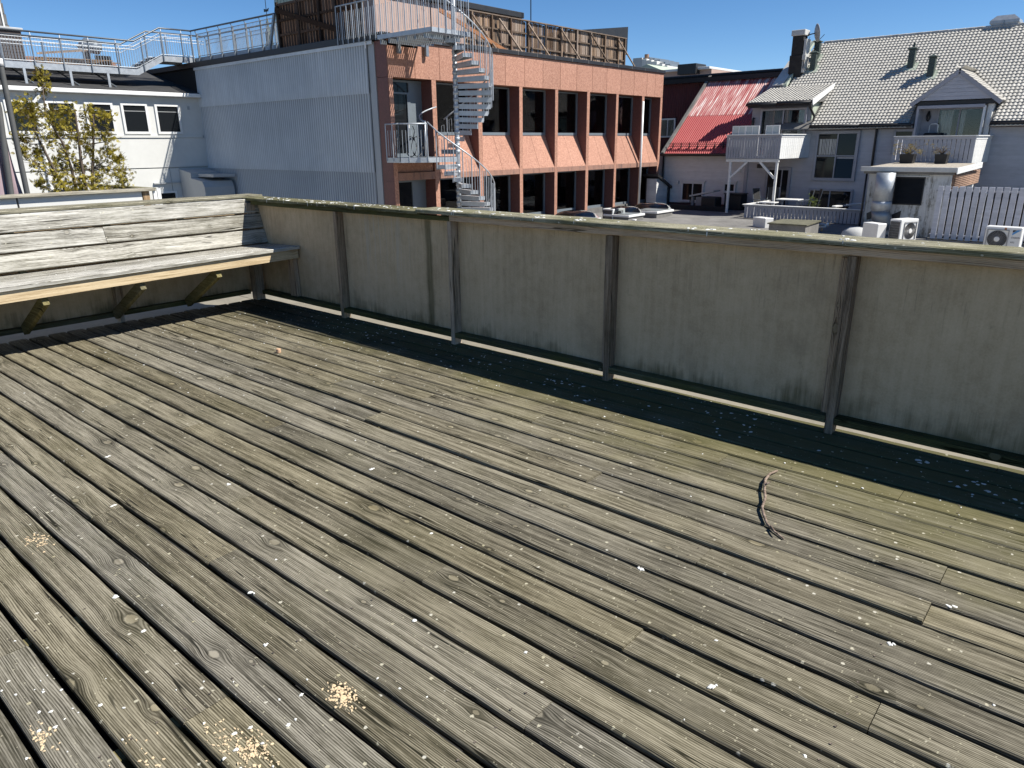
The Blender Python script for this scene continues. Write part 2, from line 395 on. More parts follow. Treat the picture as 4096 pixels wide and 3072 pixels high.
scr = MB()
for k in range(-9, 17):
    for j in range(10):
        x = -6.98+.735*j
        for dy in (.034, .112):
            if rng.random() < .12: continue
            xx, yy = x+rng.uniform(-.012, .012), Y0+PITCH*k+dy+.0105*(x+6.66)+rng.uniform(-.006, .006)
            ring = [(xx+.0042*math.cos(a), yy+.0042*math.sin(a), .0016) for a in [math.pi*2*q/8 for q in range(8)]]
            scr.add(ring+[(xx, yy, .0008)], [(q, (q+1) % 8, 8) for q in range(8)])
props(scr.build('screw_heads', plain('screw_head', (.16, .13, .10), .5, .5, var=.4, scale=9), deck), kind='stuff')
# ------------------------------------------------------------------ long parapet (runs along x at the far side)
par = thing('parapet', 'long weathered parapet of grey boards with lichened wooden cap across the far side', 'parapet', (-2, 3.98, 0))
PX = [-7.02] + [-5.582+1.4847*i for i in range(6)]
for i, x in enumerate(PX):
    w = .043
    if i:
        MB().board((x+w/2, 3.972, -.002), (x+w/2, 3.972, .983), (1, 0, 0), w, .084, 8, .0012, .003).build('post', M['post'], par)
        MB().board((x-.026, 3.996, .098), (x-.026, 3.996, .972-(.006 if i == 4 else 0)), (1, 0, 0), .04, .024, 6, .0012, .002).build('batten', M['post'], par)
    else:
        MB().board((-7.022, 3.92, -.002), (-7.022, 3.92, 1.0), (1, 0, 0), .098, .098, 6, .001, .004).build('post', M['post'], par)
    if i < len(PX)-1:
        xa = x+w+.003 if i else -6.97; xb = PX[i+1]-.003
        MB().board((xa, 3.972, .0765), (xb, 3.972, .0765), (0, 1, 0), .076, .041, 7, .0015, .003).build('bottom_rail', M['rail_moss'], par)
        MB().box(x+.02 if i else -7.1, PX[i+1]+.019, 4.0135, 4.0215, .06, 1.01).build('panel', M['panel_drip'] if i == 1 else M['panel'], par)
MB().board((-6.96, 3.945, 1.001), (-4.062, 3.945, 1.004), (0, 0, 1), .036, .05, 12, .002, .003).build('top_rail', M['rail_moss'], par)
MB().board((-4.057, 3.945, 1.010), (2.6, 3.945, 1.012), (0, 0, 1), .046, .05, 20, .0015, .003).build('top_rail', M['rail'], par)
MB().board((-7.082, 4.014, 1.036), (-4.398, 4.014, 1.036), (0, 1, 0), .240, .028, 16, .0025, .004).build('cap_board', M['cap'], par)
MB().board((-4.412, 4.010, 1.0485), (2.8, 4.006, 1.050), (0, 1, 0), .236, .030, 40, .003, .005).build('cap_board', M['cap'], par)

# ------------------------------------------------------------------ short parapet behind the bench (runs along y)
pas = thing('parapet', 'short weathered parapet behind the bench with flat wooden cap', 'parapet', (-7.1, 2, 0))
ys = [-1.94, -.455, 1.03, 2.512]
for i, y in enumerate(ys):
    MB().board((-7.095, y+.021, -.002), (-7.095, y+.021, 1.03), (0, 1, 0), .042, .082, 6, .001, .003).build('post', M['post'], pas)
    MB().board((-7.125, y+.066, .10), (-7.125, y+.066, 1.0), (0, 1, 0), .04, .024, 4, .001, .002).build('batten', M['post'], pas)
    yb = ys[i+1] if i < 3 else 3.86
    MB().board((-7.10, y+.046, .0765), (-7.10, yb-.004, .0765), (1, 0, 0), .07, .041, 6, .001, .003).build('bottom_rail', M['rail_moss_y'], pas)
    MB().box(-7.146, -7.138, y+.02, yb+.019 if i < 3 else 4.01, .06, 1.02).build('panel', M['panel'], pas)
MB().board((-7.225, -2, 1.049), (-7.225, 4.132, 1.052), (1, 0, 0), .285, .029, 24, .002, .005).build('cap_board', M['cap_y'], pas)

# ------------------------------------------------------------------ bench
bench = thing('bench', 'long silvery wooden bench built along the short parapet', 'bench', (-6.7, 2, 0))
def slab(name, mat, x0, x1, y0, y1, zf0, zf1, zb0, zb1, t, n=14):
    """plank with its own front and back heights at both ends"""
    mb = MB()
    for i in range(n+1):
        u = i/n; y = y0+(y1-y0)*u; zf = zf0+(zf1-zf0)*u; zb = zb0+(zb1-zb0)*u; j = rng.uniform(-.0015, .0015)
        mb.v += [(x1+j, y, zf-t), (x1+j, y, zf-.004), (x1-.005+j, y, zf), (x0+.005+j, y, zb), (x0+j, y, zb-.004), (x0+j, y, zb-t)]
    for i in range(n):
        for k in range(6): mb.f.append((i*6+k, i*6+(k+1) % 6, (i+1)*6+(k+1) % 6, (i+1)*6+k))
    mb.f += [tuple(range(6))[::-1], tuple(range(n*6, n*6+6))]
    return mb.build(name, mat, bench)
slab('seat_plank', M['bench_wood'], -6.555, -6.275, -1.6, 4.0, .532, .612, .545, .602, .028)
slab('seat_plank', M['bench_wood'], -6.96, -6.558, -1.6, 4.0, .545, .602, .553, .584, .028)
mb = MB(); n = 12
for i in range(n+1):
    u = i/n; y = -1.6+5.59*u; z = .504+.08*u
    mb.v += [(-6.336, y, z-.094), (-6.296, y, z-.092), (-6.296, y, z), (-6.336, y, z)]
for i in range(n):
    for k in range(4): mb.f.append((i*4+k, i*4+(k+1) % 4, (i+1)*4+(k+1) % 4, (i+1)*4+k))
mb.f += [(3, 2, 1, 0), tuple(range(n*4, n*4+4))]
mb.build('apron', M['fresh'], bench, fix=True)
be = Vector((-.305, 0, .952)); bn = Vector((.952, 0, .305)); b0 = Vector((-6.865, 0, .588))
for (s0, s1, segs) in ((.015, .157, [(-1.7, 4.01)]), (.172, .315, [(-1.7, 2.473), (2.477, 4.01)]), (.333, .474, [(-1.7, 4.01)])):
    for (ya, yb) in segs:
        c = b0 + be*((s0+s1)/2) - bn*.014
        MB().board((c.x, ya, c.z), (c.x, yb, c.z), be, s1-s0, .028, 14, .0018, .004).build('backrest_plank', M['bench_wood'], bench)
for y in (.24, 1.739, 2.478, 3.158):
    MB().board((-7.03, y, .085), (-6.33, y, .435+.012*(y-1.7)), (0, 1, 0), .045, .085, 4, .001, .003).build('brace', M['brace'], bench)
    MB().board((-6.925, y+.05, .52), (-7.075, y+.05, 1.0), (0, 1, 0), .045, .06, 2, .001, .003).build('back_support', M['brace'], bench)
    MB().board((-7.05, y+.05, .475+.012*y), (-6.34, y+.05, .478+.012*y), (0, 1, 0), .04, .06, 2, .001, .003).build('seat_support', M['brace'], bench)
MB().board((-6.405, 3.985, .099), (-6.415, 3.985, .485), (1, 0, 0), .12, .045, 3, .001, .003).build('leg', M['post'], bench)

# ------------------------------------------------------------------ small things lying on the deck
pts = [(-1.127,3.266),(-1.138,3.20),(-1.123,3.107),(-1.087,3.01),(-1.047,2.923),(-1.025,2.836),(-.993,2.78),(-.956,2.723),(-.915,2.69),(-.858,2.656)]
zz = [.008, .012, .020, .024, .022, .019, .016, .013, .010, .008]
tw = MB().tube([(x, y, z) for (x, y), z in zip(pts, zz)], [.0055,.006,.007,.006,.0065,.006,.0068,.0055,.0045,.004], 8)
tw.tube([(-.93,2.70,.02), (-.90,2.665,.02), (-.885,2.655,.024)], [.005,.004,.003], 6)
tw.tube([(-1.09,3.02,.037), (-1.075,3.035,.05)], [.005,.003], 6)
g = G('bark'); p = g.obj()
g.bump(g.noise(p, 90, 3, .6), .6, .004)
props(tw.build('twig', g.fin(g.ramp(g.noise(p, 60, 3, .6), [(.35, (.10,.07,.05)), (.65, (.27,.205,.16))]), .8), smooth=True), 'bent brown twig lying across the sunlit deck planks', 'twig')
g = G('cork'); p = g.obj()
ck = MB().lathe((-4.969, 2.881, 0), [(.017,.001),(.0185,.003),(.0185,.030),(.017,.033),(.006,.033)], 16)
props(ck.build('stopper', g.fin(g.ramp(g.noise(p, 150, 3), [(.35, (.38,.20,.10)), (.6, (.60,.42,.28))]), .8), smooth=False), 'small round tan stopper standing on the deck near the bench', 'stopper')

def blob(mb, x, y, z, r, t, n=9, str_=1.):
    a0 = rng.uniform(0, 6.28); el = rng.uniform(.5, 1.)*str_; ca, sa = math.cos(a0), math.sin(a0)
    ring = []; ring2 = []
    for k in range(n):
        a = 2*math.pi*k/n; rr = r*rng.uniform(.55, 1.2)
        u, v = rr*math.cos(a), rr*el*math.sin(a)
        ring.append((x+u*ca-v*sa, y+u*sa+v*ca, z)); ring2.append((x+(u*ca-v*sa)*.7, y+(u*sa+v*ca)*.7, z+t))
    mb.add(ring+ring2+[(x, y, z+t*1.15)], [(k, (k+1) % n, n+(k+1) % n, n+k) for k in range(n)] + [(n+k, n+(k+1) % n, 2*n) for k in range(n)])
dz = -.001
dp = MB()
def on_plank(y, x=-3.):
    f = ((y-.0105*(x+6.66)-Y0)/PITCH) % 1
    return .10 < f < .90
def scatter(mb, n, xr, yr, rr, dist=None):
    c = 0
    while c < n:
        x, y = rng.uniform(*xr), rng.uniform(*yr)
        if dist: x, y = dist()
        if not on_plank(y, x) or x < -7.0: continue
        blob(mb, x, y, .0, rng.uniform(*rr)*rng.uniform(.5, 1), .0016); c += 1
scatter(dp, 60, (-7, .6), (.2, 3.6), (.004, .009))
scatter(dp, 80, (-6.6, .3), (3.3, 3.95), (.004, .014))
scatter(dp, 70, (-6.6, -3.5), (1.9, 3.4), (.004, .010))
for (cx, cy, sp, n, rr) in [(-2.83,3.68,.10,14,.02), (-4.76,3.79,.12,16,.018), (-2.46,3.55,.05,4,.035), (-.62,3.84,.10,12,.022), (-.30,3.70,.09,12,.02), (-3.6,3.75,.15,18,.013), (-5.4,3.75,.25,26,.011), (-1.7,3.8,.2,14,.016),
                        (-2.15,.33,.12,16,.010), (-1.62,.72,.10,10,.012), (-1.95,.55,.16,10,.009), (-1.9,.22,.12,10,.010), (-1.4,1.0,.12,6,.010)]:
    scatter(dp, n, (0, 1), (0, 1), (rr*.4, rr), lambda: (rng.gauss(cx, sp), rng.gauss(cy, sp*.7)))
for (x, y, r) in [(-2.28,.70,.014), (-2.56,.72,.010), (-1.9,.93,.011), (-1.62,1.33,.010), (-2.2,1.05,.009), (-3.1,1.45,.012), (-2.7,2.0,.014), (-1.2,2.1,.012), (-.7,1.7,.012), (-.35,2.25,.013), (-1.52,2.53,.012), (-2.0,1.76,.011), (-3.9,1.2,.010), (-3.3,1.0,.012), (-.25,2.6,.014), (-.75,2.5,.012)]:
    for q in range(3): blob(dp, x+rng.gauss(0, r*.5), y+rng.gauss(0, r*.5), 0, r*rng.uniform(.5, 1), .002)
# on the caps and the bench
for q in range(150):
    x = rng.choice((rng.uniform(-7.0, -4.5), rng.uniform(-4.4, .3))); z = 1.0505 if x < -4.4 else 1.0645
    if x > -3.2 and rng.random() < .45: continue
    blob(dp, x, rng.uniform(3.91, 4.11), z-.0005, rng.uniform(.004, .016), .003, 8)
for x in (-6.6, -6.3, -5.9, -5.75, -5.2, -4.0, -3.98, -3.6, -3.2, -2.85, -2.02, -1.9, -1.15):
    z = 1.0505 if x < -4.4 else 1.0645
    for q in range(4): blob(dp, x+rng.gauss(0, .02), rng.uniform(3.905, 3.96), z-.0005, rng.uniform(.008, .02), .004, 8)
    h = rng.uniform(.012, .035); w = rng.uniform(.002, .005)
    dp.add([(x-w, 3.8905, z), (x+w, 3.8905, z), (x+w*.6, 3.8895, z-h), (x-w*.6, 3.8895, z-h)], [(0, 1, 2, 3)])
for q in range(45): 
    x = rng.uniform(-6.8, -6.3); y = rng.uniform(1.0, 3.95)
    u = (y+1.6)/5.6; zf = .532+.08*u; zb = .563+.029*u; z = zf+(zb-zf)*(-6.275-x)/.563
    blob(dp, x, y, z, rng.uniform(.004, .010), .002, 8)
props(dp.build('droppings', M['dropping']), kind='stuff')['label'] = 'dried white bird droppings specked over deck and caps'
sd = MB()
for (cx, cy, sp, n) in [(-1.515,.955,.030,150), (-1.545,.675,.035,110), (-3.225,.67,.035,60), (-2.02,.31,.03,70), (-1.62,.62,.05,60), (-1.72,.45,.06,50)]:
    for q in range(n):
        x, y = rng.gauss(cx, sp*1.1), rng.gauss(cy, sp*.6)
        if on_plank(y, x): blob(sd, x, y, 0, rng.uniform(.002, .007), rng.uniform(.001, .003), 5)
props(sd.build('sawdust', M['sawdust']), kind='stuff')['label'] = 'pale scattered sawdust and chips on the front planks'
# ------------------------------------------------------------------ far materials
M['white_wall'] = plain('white_render', (.60, .60, .57), .7, var=.05, scale=.6)
M['grey_shade'] = plain('grey_render', (.42, .43, .43), .7, var=.06, scale=.8)
M['rail_dark'] = plain('dark_handrail', (.10, .11, .12), .4, .5)
M['galv'] = plain('galvanised_steel', (.40, .43, .46), .45, .35, var=.12, scale=6)
M['galv_dark'] = plain('galvanised_posts', (.24, .27, .30), .45, .5, var=.12, scale=6)
M['felt'] = plain('roofing_felt', (.036, .036, .037), .85, var=.3, scale=2, bump=.3)
M['felt_grey'] = plain('grey_roofing_felt', (.17, .165, .155), .9, var=.25, scale=1.5, bump=.3)
M['black'] = plain('black_metal', (.012, .012, .014), .45)
M['black_soft'] = plain('black_cover', (.012, .012, .013), .6)
M['gravel'] = plain('roof_gravel', (.36, .32, .26), .95, var=.35, scale=14, bump=.5)
M['tube'] = plain('grey_tube', (.11, .11, .105), .5, .2)
M['mauve'] = plain('mauve_cloth', (.36, .27, .29), .9, var=.08)
M['ledge'] = plain('pale_roof_sheet', (.22, .20, .155), .8, var=.15, scale=5)
M['white_gloss'] = plain('white_enamel', (.78, .78, .76), .35, var=.06)

def glass_mat(name, tint=(.012, .014, .016), rough=.04, alpha=.0):
    g = G(name)
    if not alpha:
        return g.fin(tint, rough, 0, .22)
    tr = g.n('ShaderNodeBsdfTransparent'); tr.inputs[0].default_value = (.82, .86, .88, 1)
    gl = g.n('ShaderNodeBsdfGlossy'); gl.inputs['Roughness'].default_value = .02
    fr = g.n('ShaderNodeFresnel'); fr.inputs[0].default_value = 1.5
    mx = g.n('ShaderNodeMixShader'); g.link(fr.outputs[0], mx.inputs[0]); g.link(tr.outputs[0], mx.inputs[1]); g.link(gl.outputs[0], mx.inputs[2])
    g.link(mx.outputs[0], g.out.inputs[0]); return g.m
M['glass'] = glass_mat('dark_window_glass')
M['clear'] = glass_mat('clear_window_glass', alpha=1)
M['curtain'] = plain('dark_curtain', (.075, .075, .075), .9, var=.2, scale=3)
M['lace'] = plain('pale_curtain', (.52, .50, .46), .9, var=.1, scale=3)
M['room'] = plain('dark_room', (.015, .015, .016), .9)

# ------------------------------------------------------------------ ground levels of the place
g0 = struct('ground')
MB().box(-1500, 1500, -1500, 1500, -9.4, -9).build('ground_sheet', M['felt_grey'], g0)
fr = struct('flat_roof')
MB().box(-20, 12, 4.6, 27.0, -2.1, -1.95).build('gravel_layer', M['gravel'], fr)
MB().box(-20, 12, 27.0, 36.2, -1.9, -1.65).build('felt_layer', M['felt_grey'], fr)
MB().box(-32.9, -20.75, -20, 16.7, -5.2, -5).build('yard_layer', M['felt_grey'], fr)
MB().prism([(-20, 22, -1.95), (-15.2, 22, -1.95), (-15.9, 27.0, -1.95), (-20, 27.0, -1.95)], (0, 0, .31)).build('felt_step', M['felt_grey'], fr)
# narrow pale ledges just outside the parapets, seen through the slots under the boards
MB().box(-9.3, 4, 4.16, 5.4, -.42, -.12).build('edge_ledge', M['ledge'], fr)
MB().box(-8.6, -7.16, -3, 4.15, -.42, -.12).build('edge_ledge', M['ledge'], fr)

# ------------------------------------------------------------------ neighbouring terrace: parapet, shrub, folded sunshade
np_ = thing('parapet', 'white panelled parapet with wooden cap on the neighbouring terrace behind the bench', 'parapet', (-9.5, 2.5, 0))
M['cap_n'] = wood('neighbour_cap_wood', 'Y', (.07,.062,.045), (.25,.225,.17), (.46,.42,.32), knots=.6, patch=.5, green=.1)
MB().board((-9.585, -3, 1.046), (-9.585, 4.06, 1.046), (1, 0, 0), .27, .030, 20, .002, .004).build('cap_board', M['cap_n'], np_)
MB().board((-9.72, 4.11, 1.040), (-12.6, 4.11, 1.040), (0, 1, 0), .15, .030, 8, .002, .004).build('cap_board', M['cap'], np_)
for ya, yb in ((-3, -.02), (0, 1.27), (1.285, 2.545), (2.565, 3.90)):
    MB().box(-9.56, -9.50, ya, yb, -1.5, 1.03).build('panel', M['white_wall'], np_)
MB().box(-9.60, -9.561, -3, 3.95, -1.4, 1.028).build('backing', M['dark'], np_)
MB().board((-9.53, 3.95, -1.5), (-9.53, 3.95, 1.03), (1, 0, 0), .08, .085, 4, .001, .004).build('post', M['post'], np_)
for y in (4.04, 4.092): MB().board((-9.49, y+.014, -1.5), (-9.49, y+.014, 1.055), (0, 1, 0), .045, .03, 2, 0, .003).build('corner_board', M['white_paint'], np_)
MB().box(-14, -9.6, -3, 4.2, -.3, -.1).build('terrace_floor', M['felt_grey'], fr)

def frond_mesh(mb, c, d, size, nleaf):
    d = Vector(d).normalized(); s = d.cross(Vector((rng.gauss(0,1), rng.gauss(0,1), rng.gauss(0,1)))).normalized(); c = Vector(c)
    nn = d.cross(s)
    for i in range(nleaf):
        u = i/max(1, nleaf-1); base = c + d*size*(.12+.88*u); ln = size*(.42*(1-u)+.10)
        for sg in ((-1, 1) if i < nleaf-1 else (0,)):
            tip = base + (d*.75 + s*sg*.75 + nn*rng.uniform(-.35, .25)).normalized()*ln
            w = (tip-base).cross(nn).normalized()*ln*.24
            m = base + (tip-base)*.5
            mb.add([base, m+w, tip, m-w], [(0, 1, 2, 3)])

def shrub_mat(name, a, b, c):
    g = G(name); p = g.obj(); rn = g.noise(p, 7, 3, .6); n2 = g.noise(p, 42, 2, .6)
    f = g.m_('ADD', g.m_('MULTIPLY', rn, .55), g.m_('MULTIPLY', n2, .45))
    col = g.ramp(f, [(.36, a), (.50, b), (.60, c)])
    g.b.inputs['Subsurface Weight'].default_value = 0
    tl = g.n('ShaderNodeBsdfTranslucent'); g.link(col, tl.inputs[0])
    g.fin(col, .6, 0, .3); mx = g.n('ShaderNodeMixShader'); mx.inputs[0].default_value = .28
    g.link(g.b.outputs[0], mx.inputs[1]); g.link(tl.outputs[0], mx.inputs[2]); g.link(mx.outputs[0], g.out.inputs[0]); return g.m
M['thuja'] = shrub_mat('thuja_leaf', (.10, .055, .015), (.22, .19, .022), (.50, .40, .05))
M['barkd'] = plain('shrub_bark', (.10, .075, .055), .85, scale=20)

sh = thing('shrub', 'straggly yellow-green conifer shrub with several bare stems behind the white parapet', 'shrub', (-10.4, 3.5, .1))
tk = MB(); fr_ = MB()
# clump centres (y, z, radius) measured on the plane of the shrub
clumps = [(3.32,2.38,.07),(3.38,2.24,.06),(3.22,2.02,.15),(3.05,2.0,.11),(3.36,1.93,.14),(3.60,1.96,.14),(3.84,1.98,.10),(3.95,1.93,.07),(3.15,1.83,.15),(3.5,1.78,.15),(3.78,1.78,.13),(3.0,1.66,.09),(3.33,1.66,.13),(3.64,1.65,.11),(3.92,1.70,.09),
          (2.95,1.52,.07),(3.14,1.50,.08),(3.45,1.48,.10),(3.72,1.52,.11),(3.95,1.50,.09),(4.10,1.40,.07),(3.08,1.36,.09),(3.36,1.34,.11),(3.60,1.32,.09),(3.86,1.34,.13),(4.08,1.27,.11),(3.30,1.20,.13),(3.05,1.14,.06),(3.52,1.14,.10),(3.74,1.18,.10),(3.98,1.12,.12),(3.24,1.04,.12),(3.45,1.0,.11),(3.66,1.02,.12),(3.90,1.0,.11)]
stems = [[(-10.45,3.52,-.1),(-10.46,3.50,.9),(-10.42,3.47,1.3),(-10.38,3.42,1.6),(-10.42,3.30,1.95),(-10.4,3.33,2.28)],
         [(-10.4,3.60,-.1),(-10.38,3.58,.95),(-10.42,3.60,1.4),(-10.4,3.62,1.75),(-10.36,3.62,1.98)],
         [(-10.5,3.66,-.1),(-10.5,3.68,.95),(-10.48,3.74,1.3),(-10.46,3.80,1.6),(-10.44,3.86,1.95)],
         [(-10.45,3.46,-.1),(-10.4,3.38,.95),(-10.36,3.28,1.2),(-10.4,3.18,1.6),(-10.42,3.10,1.95)]]
for st in stems:
    tk.tube(st, [.026, .022, .018, .013, .009, .005][:len(st)], 7)
allp = [Vector(p) for st in stems for p in st]
for (y, z, r) in clumps:
    c = Vector((-10.42+rng.uniform(-.16, .16), y, z))
    src = min([p for p in allp if p.z < z+.05], key=lambda p: (p-c).length)
    mid = (src+c)/2 + Vector((rng.uniform(-.04,.04), rng.uniform(-.04,.04), -.03))
    tk.tube([src, mid, c], [.008, .006, .003], 5)
    for q in range(int(34+r*520)):
        d = Vector((rng.gauss(0, 1), rng.gauss(0, 1), rng.gauss(.25, .9)))
        off = Vector((rng.gauss(0, r*.6), rng.gauss(0, r*.55), rng.gauss(0, r*.5)))
        frond_mesh(fr_, c+off, d, rng.uniform(.04, .075), 6)
    for q in range(3):
        e = c + Vector((rng.gauss(0, r), rng.gauss(0, r), rng.gauss(0, r)))
        tk.tube([c, e], [.003, .0015], 4)
tk.build('stems', M['barkd'], sh, smooth=True); fr_.build('crown', M['thuja'], sh)

fs = thing('folded_sunshade', 'folded mauve sunshade leaning between two curved grey tubes at left edge', 'sunshade', (-10.2, 2.8, -.1))
MB().tube([(-10.2,2.86,-.1),(-10.2,2.862,1.05),(-10.2,2.865,1.45),(-10.2,2.868,1.76),(-10.2,2.874,2.13),(-10.2,2.876,2.47),(-10.2,2.82,2.75)], .031, 12).build('pole', M['tube'], fs, smooth=True)
MB().tube([(-10.22,2.702,-.1),(-10.22,2.70,1.04),(-10.22,2.735,1.53),(-10.22,2.770,1.99),(-10.22,2.75,2.4),(-10.22,2.66,2.7)], .034, 12).build('pole', M['tube'], fs, smooth=True)
MB().tube([(-10.2,2.875,2.44),(-10.2,2.872,2.52)], .036, 12).build('joint', M['white_paint'], fs, smooth=True)
mb = MB()
for (yt, yb, xo) in ((2.70, 2.66, -.06), (2.755, 2.79, -.05), (2.64, 2.60, -.04)):
    rows = 14
    for i in range(rows+1):
        u = i/rows; z = 2.5-1.55*u; y = yt+(yb-yt)*u + .03*math.sin(u*5+yt*30)*(1-u*.3); w = .022+.055*u**1.5
        for k in range(9):
            a = 2*math.pi*k/9; rr = w*(1+.25*math.sin(3*a+yt*9))
            mb.v.append((-10.26+xo+rr*math.cos(a)*.7, y+rr*math.sin(a), z))
    b = len(mb.v)-(rows+1)*9
    for i in range(rows):
        for k in range(9): mb.f.append((b+i*9+k, b+i*9+(k+1) % 9, b+(i+1)*9+(k+1) % 9, b+(i+1)*9+k))
mb.build('cloth', M['mauve'], fs, smooth=True)

gb = MB()
gb.lathe((-11.5, 3.75, .55), [(.05,.46),(.22,.44),(.36,.36),(.43,.22),(.44,.10),(.42,.02),(.38,0),(.36,-.1)], 24)
bk = thing('covered_barbecue', 'glossy black rounded lid glimpsed through the base of the conifer shrub', 'barbecue', (-11.5, 3.75, -.1))
gb.build('lid', M['black'], bk, smooth=True)
MB().box(-11.9, -11.1, 3.35, 4.15, -.1, .44).build('cabinet', M['black_soft'], bk)

# ------------------------------------------------------------------ white building with black roof (left)
wb = thing('white_building', 'white rendered building with black felt roof and dark windows behind the shrub', 'building', (-33, 8, -9))
XW = -33.0
MB().box(XW-5, XW-.02, -12, 16.74, -9, 3.72).build('core', M['grey_shade'], wb)
for (ya, yb) in ((-12, -6), (-6, 0), (0, 3.4), (3.42, 7.0), (7.02, 10.1), (10.12, 13.0), (13.02, 14.9), (14.92, 16.72)):
    MB().bbox(XW-.02, XW+.03, ya, yb, -9, .69-.03, .01).build('wall_panel', M['white_wall'], wb)
for (ya, yb) in ((-12, 0), (0, 4.5), (4.52, 8.6), (8.62, 12.4), (12.42, 16.72)):
    MB().bbox(XW-.02, XW+.05, ya, yb, .70, 1.93, .01).build('wall_panel', M['white_wall'], wb)
MB().box(XW-.02, XW+.09, -12, 16.6, 1.935, 2.03).build('sill_band', M['white_wall'], wb)
MB().box(XW-.02, XW+.02, -12, 16.72, 2.03, 3.60).build('upper_wall', M['white_wall'], wb)
first = None
for i in range(8):
    y0 = 14.655-1.384*i
    if first is None:
        w = MB(); ya, yb, za, zb = y0, y0+1.07, 2.09, 3.30
        for (a, b, c, d) in ((ya, yb, za, za+.09), (ya, yb, zb-.09, zb), (ya, ya+.09, za+.09, zb-.09), (yb-.09, yb, za+.09, zb-.09)): w.box(XW, XW+.08, a, b, c, d)
        first = w.build('window', M['white_paint'], wb)
        MB().box(XW+.02, XW+.035, ya+.09, yb-.09, za+.09, zb-.09).build('pane', M['glass'], first)
        MB().box(XW+.036, XW+.05, ya+.09, yb-.09, zb-.32, zb-.30).build('blind_rail', M['grey_shade'], first)
    else:
        copy_tree(first, wb, Vector(first.location)+Vector((0, -1.384*i, 0)))
MB().box(XW+.02, XW+.06, 16.1, 16.2, 3.1, 3.25).build('vent_box', M['grey_shade'], wb)
MB().bbox(XW+.05, XW+.32, -12, 16.66, 3.60, 3.76, .02).build('gutter', M['white_gloss'], wb)
MB().prism([(XW+.18, -12, 3.79), (XW+.18, -12, 3.70), (-38.6, -12, 5.09), (-38.6, -12, 5.19)], (0, 28.72, 0)).build('roof', M['felt'], wb, fix=True)
dpx = XW+.16
MB().tube([(dpx, 10.30, 3.62), (dpx, 10.30, 3.42), (dpx, 10.12, 3.22), (dpx-.06, 10.1, 3.05), (dpx-.06, 10.1, -.4), (dpx, 10.25, -.8)], .07, 10).build('downpipe', M['white_gloss'], wb, smooth=True)
w = MB()
for (a, b, c, d) in ((14.25, 15.05, -.38, -.30), (14.25, 14.33, -1.6, -.38), (14.97, 15.05, -1.6, -.38)): w.box(XW+.03, XW+.09, a, b, c, d)
w = w.build('window', M['white_paint'], wb); MB().box(XW+.035, XW+.05, 14.33, 14.97, -1.6, -.38).build('pane', M['glass'], w)
MB().box(XW+.03, XW+.12, 14.1, 15.3, .02, .08).build('lintel', M['grey_shade'], wb)
# duct housings in the corner
dh = thing('duct_housing', 'two grey sheet-metal duct housings stepped together in the shaded corner', 'duct', (-32, 15.8, -9))
MB().prism([(-32.95, 15.3, -9), (-31.9, 15.3, -9), (-31.9, 15.3, .46), (-32.95, 15.3, .62)], (0, 1.3, 0)).build('large_casing', M['grey_shade'], dh, fix=True)
MB().prism([(-31.88, 15.35, -9), (-30.4, 15.35, -9), (-30.4, 15.75, .05), (-31.88, 15.75, .16), ] if False else [(-31.88, 15.2, -9), (-30.6, 15.2, -9), (-30.6, 15.2, -.1), (-30.75, 15.2, .14), (-31.88, 15.2, .26)], (0, 1.35, 0)).build('small_casing', M['grey_shade'], dh, fix=True)
MB().box(-31.95, -30.5, 15.6, 16.6, .30, .42).build('lid', M['grey_shade'], dh)

# ------------------------------------------------------------------ steel walkway over the roofs
wk = thing('walkway', 'galvanised steel walkway with railings stepping up over the black roof', 'walkway', (-34, 10, 4))
xn, xf = -33.5, -34.7
def beam_run(x, pts_):
    for (ya, za), (yb, zb) in zip(pts_[:-1], pts_[1:]):
        MB().prism([(x-.03, ya, za), (x+.03, ya, za), (x+.03, yb, zb), (x-.03, yb, zb)], (0, 0, .245)).build('beam', M['galv'], wk, fix=True)
prof = [(4.0, 4.455), (14.45, 4.445), (15.58, 5.06), (17.0, 5.07)]
for x in (xn, xf): beam_run(x, prof)
MB().box(xf+.03, xn-.03, 4.0, 14.4, 4.62, 4.66).build('grating', M['galv_dark'], wk)
for i in range(4):
    MB().box(xf+.04, xn-.04, 14.45+.28*i, 14.73+.28*i, 4.78+.14*i, 4.81+.14*i).build('step', M['galv'], wk)
MB().box(xf+.03, xn-.03, 15.58, 18.2, 5.25, 5.29).build('grating', M['galv_dark'], wk)
for y in (6.9, 8.5, 10.13, 11.735, 13.14):
    MB().board((-33.3, y, 3.86), (-33.3, y, 4.46), (0, 1, 0), .09, .05).build('support_leg', M['galv'], wk)
    MB().box(-33.42, -33.18, y-.12, y+.12, 3.80, 3.86).build('foot_plate', M['felt_grey'], wk)
    MB().tube([(-34.6, y, 4.5), (-33.3, y+.25, 3.92)], .03, 6).build('support_strut', M['galv_dark'], wk)
def rail_run(x, pts_, axis, fixed, ys_posts, foot, top, post_off=.05):
    """posts, a round handrail, flat rails and thin balusters along one side"""
    pass
def zat(prof, y):
    for (ya, za), (yb, zb) in zip(prof[:-1], prof[1:]):
        if ya <= y <= yb: return za+(zb-za)*(y-ya)/(yb-ya)
    return prof[-1][1]
